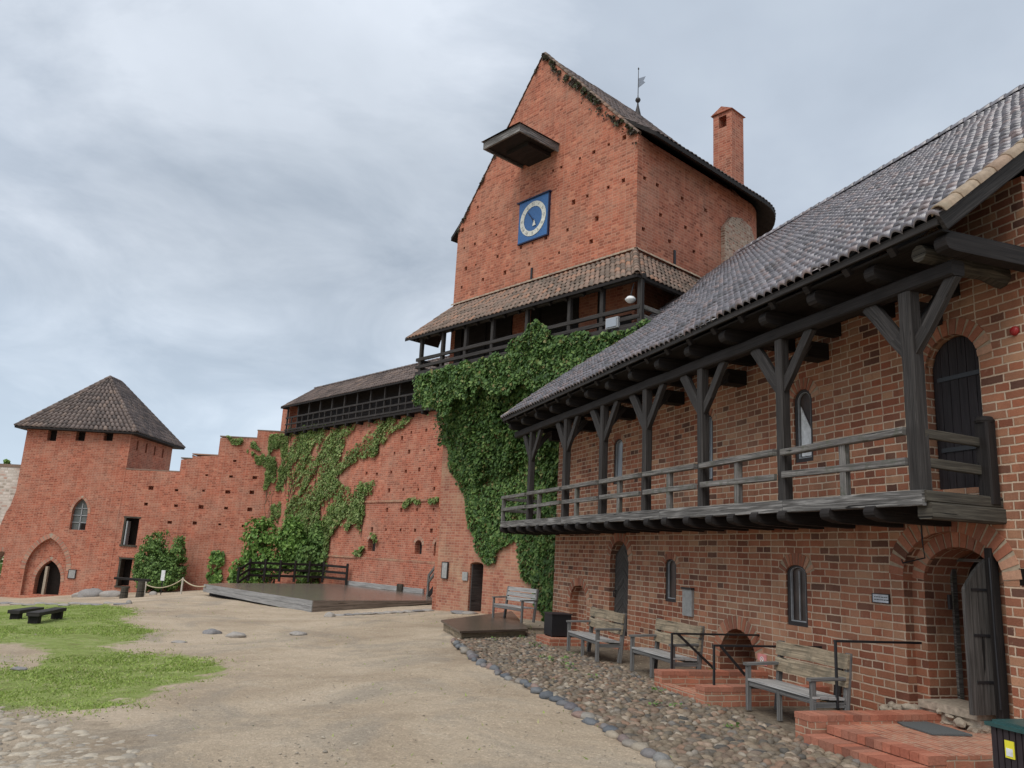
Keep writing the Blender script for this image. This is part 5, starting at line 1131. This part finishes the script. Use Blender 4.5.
m = MB(); xc = (wj[0]+wj[1])/2; m.box(xc-.025, xc+.025, .15, .2, wj[2], wj[3]-.3); [m.box(wj[0], wj[1], .15, .2, wj[2]+k_*.45, wj[2]+k_*.45+.04) for k_ in range(1, 4)]; m.build('glazing_bar', 'frame_grey', wp); MB().box(xc+.08, wj[1]-.12, .17, .195, wj[2]+.06, wj[2]+.42).build('open_pane', 'interior_dark', wp)
for q, nm in ((dj, 'door'), (uj, 'hatch')):
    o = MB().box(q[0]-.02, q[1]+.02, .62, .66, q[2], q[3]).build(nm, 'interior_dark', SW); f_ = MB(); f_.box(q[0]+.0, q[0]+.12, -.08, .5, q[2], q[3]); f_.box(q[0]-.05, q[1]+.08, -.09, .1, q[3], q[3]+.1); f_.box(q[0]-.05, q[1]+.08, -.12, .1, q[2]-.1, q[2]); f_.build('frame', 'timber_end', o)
MB().box(uj[0]+.16, uj[0]+.24, -.04, .4, uj[2], uj[3]-.2).build('shutter', 'frame_grey', SW)
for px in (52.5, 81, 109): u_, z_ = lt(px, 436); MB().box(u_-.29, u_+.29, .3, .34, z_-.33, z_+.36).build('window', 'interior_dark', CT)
# pyramid roof
E0, E1, F0, F1, EZ2 = -3.15, TR+.6, -.6, BT+.7, 8.62
pk0, pk1 = (1.15, 2.6), (1.15, 4.2); u_a, z_a = lt(110, 377, -2.6)
u_b, z_b = lt(128, 385, -4.6)
A0, A1 = (u_a, 2.6, z_a), (u_a, 4.3, z_a)
cn = [(E0, F0, EZ2), (E1, F0, EZ2), (E1, F1, EZ2), (E0, F1, EZ2)]
m = MB(); m.add(cn+[A0, A1]+[(p[0], p[1], p[2]-.12) for p in cn], [(0, 1, 4), (1, 2, 5, 4), (2, 3, 5), (3, 0, 4, 5), (9, 8, 7, 6), (0, 6, 7, 1), (1, 7, 8, 2), (2, 8, 9, 3), (3, 9, 6, 0)]); cr = m.build('roof', 'timber_dark', CT)
tt = MB(); strip_tiles(cn[0], cn[1], A0, A0, .32, .34, tt, .1); strip_tiles(cn[1], cn[2], A1, A0, .32, .34, tt, .1); strip_tiles(cn[3], cn[0], A0, A1, .32, .34, tt, .1)
cap_row(tt, cn[0], A0, .11, .36); cap_row(tt, cn[1], A0, .11, .36); cap_row(tt, cn[2], A1, .11, .36); cap_row(tt, A0, A1, .11, .36); tt.build('roof_tiles', 'tile_dark', cr, fix=False, smooth=True)
wallbox('notice_board', 'sign_grey', 69, 75.5, 570, 578, .06, 'small grey notice board right of the pointed gate of the corner tower', 'notice board', LT, None, .06, 'frame_dark')
# low stone plinth at the tower foot
for i, (px, wpx) in enumerate(((88, 26), (108, 20), (14, 20), (78, 14))): stone(px, 597, wpx, 'pale rubble stone at the foot of the corner tower', .5, 'rubble stones at the foot of the corner tower')
# pale ruined wall at the far left with an arch
RW = frame_empty('pale_ruined_wall', LT, label='pale weathered masonry wall with red coping at the left edge', cat='wall')
m = MB(); m.box(-9, -2.64, .25, 1.3, -3, 6.0); rw = m.build('wall', 'rubble_white', RW); pa, pj = pxarch(-16, 10.5, 551, 598, 'round', 1.0); m = MB(); m.prism(pa, -.2, 2); cut(rw, m)
m = MB(); m.box(-9, -2.64, .2, 1.35, 6.0, 6.18); m.build('coping', 'tile_gallery', RW)
m = MB(); m.prism([(-2.63, 4.9), (-2.63, -3), (-9, -3), (-9, .9), (-4.2, 1.3), (-3.4, 1.9), (-3.1, 3.1), (-2.9, 3.5)], .1, .249); rp_ = m.build('brick_repair', 'brick_curtain', RW); m = MB(); m.prism(pa, -.3, 2); cut(rp_, m)
ring_part(pa, .25, .07, .12, 18, RW, 'arch_brick_pale')
# ================================================================== timber stage with its fence and stair
DP = [gnd(313, 600.5, 0.)[:2], gnd(204.5, 584, 0.)[:2], np.array((-13.6, 40.0)), CW.w(-7.0, .1, 0)[:2], CW.w(2.2, .1, 0)[:2], gnd(437, 600.5, 0.)[:2]]
dc = DP[0]; ST = empty('timber_stage', (dc[0], dc[1], 0), 0, label='large low wet timber stage in front of the curtain wall', cat='stage')
L = [(p[0]-dc[0], p[1]-dc[1]) for p in DP]
m = MB(); m.prism(L, -.07, 0, 'z'); dk = m.build('deck', 'deck_wood', ST)
def fascia(a, b_, mat, name, zb=(-.42, -.42)):
    a, b_ = np.array(a), np.array(b_); d = (b_-a)/np.linalg.norm(b_-a); nn_ = np.array((d[1], -d[0])); nn_ = nn_ if nn_@(np.array((0, 0))-(dc+a)) > 0 else -nn_
    m = MB(); k_ = len(m.f); 
    for r0, r1 in ((0, .5), (.5, 1.)):
        q = [(*(a+nn_*.03), -.005+zb[0]*r0-.004), (*(b_+nn_*.03), -.005+zb[1]*r0-.004), (*(b_+nn_*.03), zb[1]*r1), (*(a+nn_*.03), zb[0]*r1)]; q2 = [(x-nn_[0]*.03, y-nn_[1]*.03, z) for x, y, z in q]; L_ = np.linalg.norm(b_-a); r_ = random.random()*5
        m.add(q+q2, [(0, 1, 2, 3), (7, 6, 5, 4), (0, 4, 5, 1), (2, 6, 7, 3), (1, 5, 6, 2), (3, 7, 4, 0)], [[(r_, r_), (r_+L_, r_), (r_+L_, r_+.2), (r_, r_+.2)]]*2+[None]*4)
    return m.build(name, mat, ST)
fascia(L[0], L[1], 'deck_fascia_light', 'front_board', (-.46, -.34)); fascia(L[0], L[5], 'deck_wood', 'side_board', (-.46, -.1))
m = MB(); m.prism([(x*.96-.1, y*.96+.6) for x, y in L], -.6, -.075, 'z'); m.build('substructure', 'timber_dark', ST)
m = MB(); a, b_ = CW.w(-6.0, .12, 0), CW.w(1.1, .12, 0); m.beam(a-[*dc, 0]+[0, 0, .12], b_-[*dc, 0]+[0, 0, .12], .1, .24); m.build('kerb_board', 'bench_grey', ST)
m = MB(); c_ = CW.w(-.7, .25, .2)-[*dc, 0]; m.beam(c_-[0, 0, .2], c_+[0, 0, .16], .3, .3, up=(0, 1, 0)); m.build('box', 'timber_end', ST)
# fence
FZ = 0.; pts = [(148, 582), (158, 580.5), (189, 579)]
FP = [np.array((*gnd(237.5, 582, 0)[:2],)), np.array((*gnd(248, 581, 0)[:2],)), np.array((*gnd(322, 582.5, 0)[:2],)), CW.w(CW.at(351, 580)[0], .3, 0)[:2]]
FN = empty('stage_fence', (*FP[0], 0), 0, label='black timber rail fence along the back left of the stage', cat='fence')
nodes = []
for a, b_, n in zip(FP[:-1], FP[1:], (1, 5, 1)):
    for i in range(n): nodes.append(a+(b_-a)*i/n)
nodes.append(FP[-1]); nodes = [p-FP[0] for p in nodes]
for i, p in enumerate(nodes): MB().beam((*p, 0), (*p, 1.15 if i else .75), .12, .12, up=(0, 1, 0)).build('post', 'timber_dark', FN)
for i, (a, b_) in enumerate(zip(nodes[:-1], nodes[1:])):
    for zz in (.95, .62, .3): MB().beam((*a, zz-(.35 if i == 0 else 0)), (*b_, zz), .05, .13).build('rail', 'timber_dark', FN)
# stair at the right end of the curtain wall
u_, z_ = CW.at(430, 590, 1.0); SR = frame_empty('wooden_stair', CW, u_, 1.1, 0, label='steep wooden stair with handrail half hidden by the tower corner', cat='stair')
m = MB(); [m.beam((0, y_, 0), (1.6, y_, 1.55), .05, .22) for y_ in (0, .8)]; m.build('stringer', 'timber_dark', SR)
m = MB(); [m.box(.15+i*.26, .42+i*.26, .02, .78, .16+i*.25, .2+i*.25) for i in range(6)]; m.build('tread', 'timber_post', SR)
for zz in (.9, .6): MB().beam((-.05, -.02, zz), (1.6, -.02, zz+1.55), .06, .13).build('handrail', 'timber_grey', SR)
for x in (0, 1.5): MB().beam((x, -.02, x), (x, -.02, x+.95), .1, .1, up=(0, 1, 0)).build('post', 'timber_grey', SR)
# rope barrier, white sign, wooden stumps
def at_d(px, py, D):
    d = ray(px, py); P = CC+d*(D/d[1]); P[2] = gz(P[0], P[1]); return P
def post(px, py, h, name, mat, label, cat, w_=.05, grp=None, D=None):
    P = at_d(px, py, D) if D else gnd(px, py); e = MB(); e.tube([(0, 0, -.05), (0, 0, h)], w_, 8); o = e.build(name, mat, loc=tuple(P), smooth=False); tag(o, label, cat, grp); return P
pa_ = post(145, 590, .75, 'rope_post', 'post_light', 'short rope post at the left end of the rope in front of the round bush', 'post', D=44.5)
pb_ = post(181.5, 589.5, .85, 'rope_post', 'post_light', 'pale rope post midway along the rope between bush and stage', 'post', D=44)
pc_ = at_d(205, 588, 38.)
def rope(a, b_, za, zb, sag, label):
    P = [Vector((a[0]+(b_[0]-a[0])*t_, a[1]+(b_[1]-a[1])*t_, (a[2]+za)*(1-t_)+(b_[2]+zb)*t_-sag*4*t_*(1-t_))) for t_ in [i/10 for i in range(11)]]
    m = MB(); m.tube([p-P[0] for p in P], .03, 6); o = m.build('rope', 'rope', loc=tuple(P[0]), smooth=True); tag(o, label, 'rope')
rope(pa_, pb_, .6, .78, .3, 'slack rope between the two rope posts in front of the bush'); rope(pb_, pc_, .78, .45, .15, 'rope running from the middle post to the stage corner')
P = at_d(161, 590, 45.); e = empty('info_sign', tuple(P), 0, label='small white upright sign in front of the round bush', cat='sign'); MB().box(-.1, .1, -.02, .02, .75, 1.3).build('panel', 'white_paint', e); MB().beam((0, .04, 0), (0, .04, 1.), .04, .04).build('stake', 'iron_black', e)
for px, lb in ((123, 'squat dark wooden stump below the low door, left of the pair'), (139, 'squat dark wooden stump near the bush, right of the pair')):
    P = at_d(px, 600.5, 42.); e = MB(); h = .55 if px < 130 else .8; e.tube([(0, 0, -.05), (.01, 0, h*.5), (0, 0, h)], .2, 10, .17); o = e.build('stump', 'timber_end', loc=tuple(P)); tag(o, lb, 'stump', 'wooden stumps by the corner tower')
P = at_d(131, 600, 42.); e = MB(); e.beam((-.9, 0, .78), (.9, .1, .74), .3, .12); o = e.build('plank_shelf', 'timber_dark', loc=(P[0]-.5, P[1]+.9, P[2]+.1)); tag(o, 'dark plank ledge under the low door of the corner tower', 'plank')
# log benches on the lawn
def log_bench(a, b_, zh, label, w_=.34):
    A, Bq = gnd(*a), gnd(*b_); c_ = (A+Bq)/2; d = (Bq-A)[:2]; L_ = np.linalg.norm(d); e = empty('log_bench', (c_[0], c_[1], gz(c_[0], c_[1])-.02), math.atan2(d[1], d[0]), label=label, cat='bench', group='low dark log benches on the lawn')
    m = MB(); m.beam((-L_/2, 0, zh-.05), (L_/2, 0, zh-.05), w_, .1); m.build('seat', 'timber_post', e)
    for s_ in (-1, 1): MB().beam((s_*(L_/2-.2), 0, 0), (s_*(L_/2-.2), 0, zh-.1), .28, .2, up=(1, 0, 0)).build('leg', 'timber_dark', e)
log_bench((12, 620), (37, 616.5), .3, 'left and shorter of the two low dark log benches on the lawn'); log_bench((31, 624.5), (59, 618.5), .34, 'right and nearer of the two low dark log benches on the lawn')
# ================================================================== climbing plants and bushes
def wall_ivy(name, F, polys, nleaf, size, mat, label, cat='ivy', thr=-.35, ns=.9, off=(.04, .3), holes=None, grad=None, stems=True, zmax=None, group=None, diag=False):
    """polys: pixel outlines on the wall plane turned into wall coordinates"""
    W_ = [[F.at(x, y) for x, y in p] for p in polys]; P = []; N = []
    xs = [q[0] for p in W_ for q in p]; zs = [q[1] for p in W_ for q in p]; tries = 0
    while len(P) < nleaf and tries < nleaf*40:
        tries += 1; x = rng.uniform(min(xs), max(xs)); z = rng.uniform(min(zs), max(zs)); jx = x+.35*nz(x, z, 7, 1.3); jz = z+.35*nz(x, z, 3, 1.3)
        if not any(inpoly(jx, jz, p) for p in W_): continue
        d = nz(x, z, 1, ns)+.5*nz(x*1.6, z*.6, 5, ns*2.5)
        if diag: p_, q_ = (x+z)*.7, (z-x)*.7; d = nz(p_*.45, q_*1.5, 1, ns)+.5*nz(p_*.7, q_*2.2, 5, ns*2.5)+.25*nz(x, z, 8, 5)
        if d < thr or rng.random() > .12+(d-thr)*(1.3 if diag else 5): continue
        k_ = off[0]+(off[1]-off[0])*(.35+.65*max(0, min(1, .5+nz(x, z, 9, 1.6))))*rng.random()**.6
        P.append((x, -k_, z)); N.append((nz(x, z, 2, 2)*.45, -1, nz(x, z, 6, 2)*.45+.15))
    m = MB(); leaves(m, P, N, size, .75, .4)
    o = m.build(name, mat, fix=False, loc=tuple(F.w(0, 0, 0)), rz=F.rz); tag(o, label, cat, group)
    if stems:
        m = MB()
        for _ in range(26):
            p = W_[0][rng.integers(len(W_[0]))]; x = rng.uniform(min(xs), max(xs)); z = min(zs)+.2; pts = []
            for q in range(14):
                if any(inpoly(x, z, p_) for p_ in W_): pts.append((x, -.03, z))
                elif len(pts) > 1: break
                x += rng.normal(0, .12); z += (max(zs)-min(zs))/15
            if len(pts) > 2: m = MB(); m.tube(pts, .025, 5, .01); m.build('stem', 'stem', o)
    return o
IV = [(413, 380), (430, 372), (470, 362), (505, 352), (516, 335), (534, 322), (545, 326), (552, 333), (580, 328), (615, 330), (640, 322), (648, 330), (620, 350), (590, 390), (590, 620), (548, 624), (541, 606), (524, 566), (519, 545), (506, 548), (500, 560), (487, 567), (479, 545), (472, 510), (462, 488), (455, 462), (447, 440), (441, 418), (428, 412), (415, 405)]
IV = [(x, y) for x, y in IV]
wall_ivy('climbing_ivy', TB, [[(441, 385), (470, 370), (520, 355), (640, 330), (700, 330), (700, 620), (548, 624), (541, 606), (524, 566), (519, 545), (506, 548), (500, 560), (487, 567), (479, 545), (472, 510), (462, 488), (455, 462), (447, 440), (441, 418)]], 52000, .115, 'ivy_leaf', 'dense dark green ivy covering the front wall of the tower down to the ground', thr=-.78, off=(.13, .3))
def gallery_ivy():
    P = []; N = []
    TOP = [(413, 377), (430, 371), (470, 362), (506, 354), (517, 338), (534, 321), (545, 325), (552, 334), (580, 331), (600, 336), (622, 333), (645, 322), (654, 330), (700, 330), (700, 420), (560, 385), (540, 395), (520, 383), (497, 396), (480, 388), (470, 402), (455, 398), (447, 412), (440, 420), (428, 405), (422, 412), (415, 402)]
    W_ = [TB.at(x, y, 1.6) for x, y in TOP]; xs = [q[0] for q in W_]; zs = [q[1] for q in W_]
    while len(P) < 15000:
        x = rng.uniform(min(xs), max(xs)); z = rng.uniform(min(zs), max(zs)); jx = x+.25*nz(x, z, 7, 1.6); jz = z+.25*nz(x, z, 3, 1.6)
        if not inpoly(jx, jz, W_) or nz(x*1.5, z*.5, 4, 1.3) < -.5-(.25 if z > 8.7 else -.1*(8.7-z)): continue
        P.append((x, -1.5-rng.random()**.7*.12*(1.1+nz(x, z, 3, 2)), z)); N.append((nz(x, z, 2, 2)*.4, -1, nz(x, z, 6, 2)*.4+.2))
    # leaves on the underside and between gallery edge and wall
    while len(P) < 18500:
        x = rng.uniform(.0, 11); y = rng.uniform(.1, 1.5); z = 8.7-(1.5-y)*rng.uniform(.2, 1.6); P.append((x, -y, z)); N.append((0, -1, .2))
    # the drape between the gallery edge and the wall below it
    while len(P) < 33000:
        t_ = rng.random(); x = rng.uniform(.55+2.1*t_**.8, 11); lo_ = 4.9+.8*nz(x, 0, 5, .8); 
        if nz(x*1.4, t_*1.2, 8, 1.1) < -.42: continue
        P.append((x, -(1.55-1.3*t_)-.15*nz(x, t_*3, 2, 1.4)-rng.random()*.12, 8.75-(8.75-lo_)*t_)); N.append((0, -1, .3))
    m = MB(); leaves(m, P, N, .115, .75, .4); o = m.build('climbing_ivy', 'ivy_leaf', fix=False, loc=tuple(TB.w(0, 0, 0)), rz=TB.rz); tag(o, 'ivy spilling over the edge of the tower gallery and hanging in tufts', 'ivy')
gallery_ivy()
# creeper on the curtain wall
z3 = lambda L_: [(230+x*.25, 350+y*.25) for x, y in L_]; z4 = lambda L_: [(200+x*.25, 500+y*.25) for x, y in L_]
VP_ = [z3([(245, 320), (330, 296), (500, 292), (620, 275), (735, 245), (712, 300), (640, 345), (602, 380), (590, 425), (530, 440), (470, 470), (430, 515), (470, 545), (560, 525), (600, 545), (585, 570), (545, 600), (545, 660), (530, 740), (505, 700), (480, 660), (440, 700), (410, 730), (395, 800), (200, 800), (230, 640), (215, 500)])]
wall_ivy('wall_creeper', CW, VP_, 17000, .12, 'vine_leaf', 'light green creeper spreading diagonally over the curtain wall', 'creeper', thr=-.32, ns=.6, off=(.04, .2), diag=True)
wall_ivy('wall_creeper', CW, [z4([(350, 60), (430, 40), (560, 20), (650, 0), (655, 90), (600, 110), (560, 100), (520, 170), (500, 250), (340, 260)]), z4([(625, 190), (655, 180), (668, 200), (645, 225), (622, 215)]), z4([(690, 145), (720, 150), (712, 165), (700, 178), (685, 160)]), z3([(700, 595), (850, 590), (850, 620), (705, 622)])], 5500, .14, 'vine_leaf', 'creeper hanging low on the curtain wall above the stage fence', 'creeper', thr=-.2, off=(.04, .25))
wall_ivy('wall_creeper', LT, [z3([(40, 370), (110, 420), (150, 410), (170, 340), (240, 330), (250, 480), (235, 640), (130, 740), (140, 600), (150, 480), (100, 440), (50, 390)]), [(222, 437), (250, 438), (262, 448), (240, 446)]], 6500, .15, 'vine_leaf', 'sparse creeper in the corner of the stepped wall beside the curtain wall', 'creeper', thr=-.12, off=(.04, .25))
wall_ivy('wall_creeper', LT, [[(211, 552), (222, 552), (224, 563), (216, 574), (212, 566)], [(208, 575), (222, 570), (222, 584), (210, 586)]], 350, .2, 'light_leaf', 'small climbing plant low on the stepped wall between bush and stage', 'creeper', thr=-.6, off=(.04, .4))
wall_ivy('wall_creeper', LT, [[(2, 458), (8, 457), (9, 464), (2, 466)]], 60, .2, 'light_leaf', 'tuft of weeds on top of the pale ruined wall', 'weeds', thr=-.9, off=(-.5, -.2), stems=False)
def bush(name, c, lobes, nleaf, size, mat, label, cat='bush'):
    m = MB(); P = []; N = []
    V_ = np.array([l[3]*l[4]*l[5] for l in lobes]); V_ = V_/V_.sum()
    while len(P) < nleaf:
        l = lobes[rng.choice(len(lobes), p=V_)]; d = rng.normal(0, 1, 3); d /= np.linalg.norm(d); r_ = rng.random()**.33*(1+.3*mnoise.noise(Vector(d*2.3)+Vector((l[0], l[1], l[2]))))
        p = np.array(l[:3])+d*np.array(l[3:])*r_
        if p[2] < .03 or mnoise.noise(Vector(p*2.0)) < -.24: continue
        P.append(p); N.append(d)
    leaves(m, P, N, size, .9, .3); o = m.build(name, mat, fix=False, loc=tuple(c)); tag(o, label, cat)
    s_ = MB()
    for i in range(9):
        l = lobes[i % len(lobes)]; s_.tube([(rng.normal(0, .12), rng.normal(0, .12), -.05), (l[0]*.4+rng.normal(0, .1), l[1]*.4, l[2]*.5), (l[0]+rng.normal(0, .3), l[1], l[2])], .05, 6, .015)
    s_.build('stem', 'stem', o); return o
Pb = LT.w(7.75, 1.5, 0); gzb = gz(*Pb[:2])
bush('round_bush', (Pb[0], Pb[1], gzb), [(-.2, 0, 1.4, 1.15, 1., 1.3), (.7, .2, 1.2, 1., .9, 1.2), (-.4, 0, 2.7, .75, .7, .95), (.95, .1, 2.6, .6, .6, .8), (-.8, 0, 1., .6, .7, .8), (.2, -.2, .7, 1.3, .9, .7), (1.45, 0, 1.9, .4, .4, .5), (-1.1, 0, 2.0, .4, .4, .45), (.2, 0, 3.5, .3, .3, .35), (1.3, 0, 3.2, .22, .22, .3)], 19000, .115, 'bush_leaf', 'round green bush against the wall right of the corner tower')
def bush_at(px, py, D, wpx, hpx, name, n, size, mat, label, zb):
    d = ray(px, py); P = CC+d*(D/d[1]); W_ = wpx*D/f_px/2; H_ = hpx*D/f_px
    L_ = [(rng.uniform(-.6, .6)*W_, rng.uniform(-.3, .3), H_*rng.uniform(.2, .75), W_*rng.uniform(.3, .5), .7, H_*rng.uniform(.22, .4)) for _ in range(9)]
    return bush(name, (P[0], P[1], zb), L_, n, size, mat, label)
bush_at(272, 570, 47.5, 84, 62, 'leafy_shrub', 13000, .15, 'light_leaf', 'bright green leafy shrub behind the left part of the stage fence', -.4)
bush_at(316, 560, 47.5, 50, 58, 'leafy_shrub', 8000, .15, 'bush_leaf', 'darker green shrub behind the middle of the stage fence', -.2)
bush_at(234, 583, 46, 10, 22, 'leafy_shrub', 350, .2, 'light_leaf', 'small yellow green shrub at the left end of the stage fence', -.9)
Pq = LT.w(-5.5, -9, 0); bush('outside_bush', (Pq[0], Pq[1], -3), [(-1, 0, 2, 3, 2, 2.5), (2, 0, 2, 3, 2, 2)], 2600, .3, 'bush_leaf', 'green foliage seen through the arch of the pale wall')
m = MB(); P = []; N = []
for _ in range(150):
    y = 7+rng.random()**1.5*22; x = rng.uniform(-.6*y, 3.4); P.append((x, y, gz(x, y)+.014)); N.append((0, 0, 1.6))
leaves(m, P, N, .035, .5, .9); tag(m.build('fallen_leaves', 'dead_vine', fix=False), 'small dry leaves and twigs scattered over the sand', 'litter', kind='stuff')
# small weeds between the cobbles and along the range
m = MB(); P = []; N = []
for _ in range(26):
    k_ = rng.random()
    if k_ < .7: q = WA.w(rng.uniform(-9, 3.5), rng.uniform(1.9, 3.2), 0); 
    else: q = WA.w(rng.uniform(-8, 1), rng.uniform(.05, .2), 0)
    for _ in range(14): P.append((q[0]+rng.normal(0, .06), q[1]+rng.normal(0, .06), .02+rng.random()*.06)); N.append((0, 0, 1))
leaves(m, P, N, .045, .9, .3); tag(m.build('weeds', 'bush_leaf', fix=False), 'small weeds growing between the cobbles', 'weeds', kind='stuff')
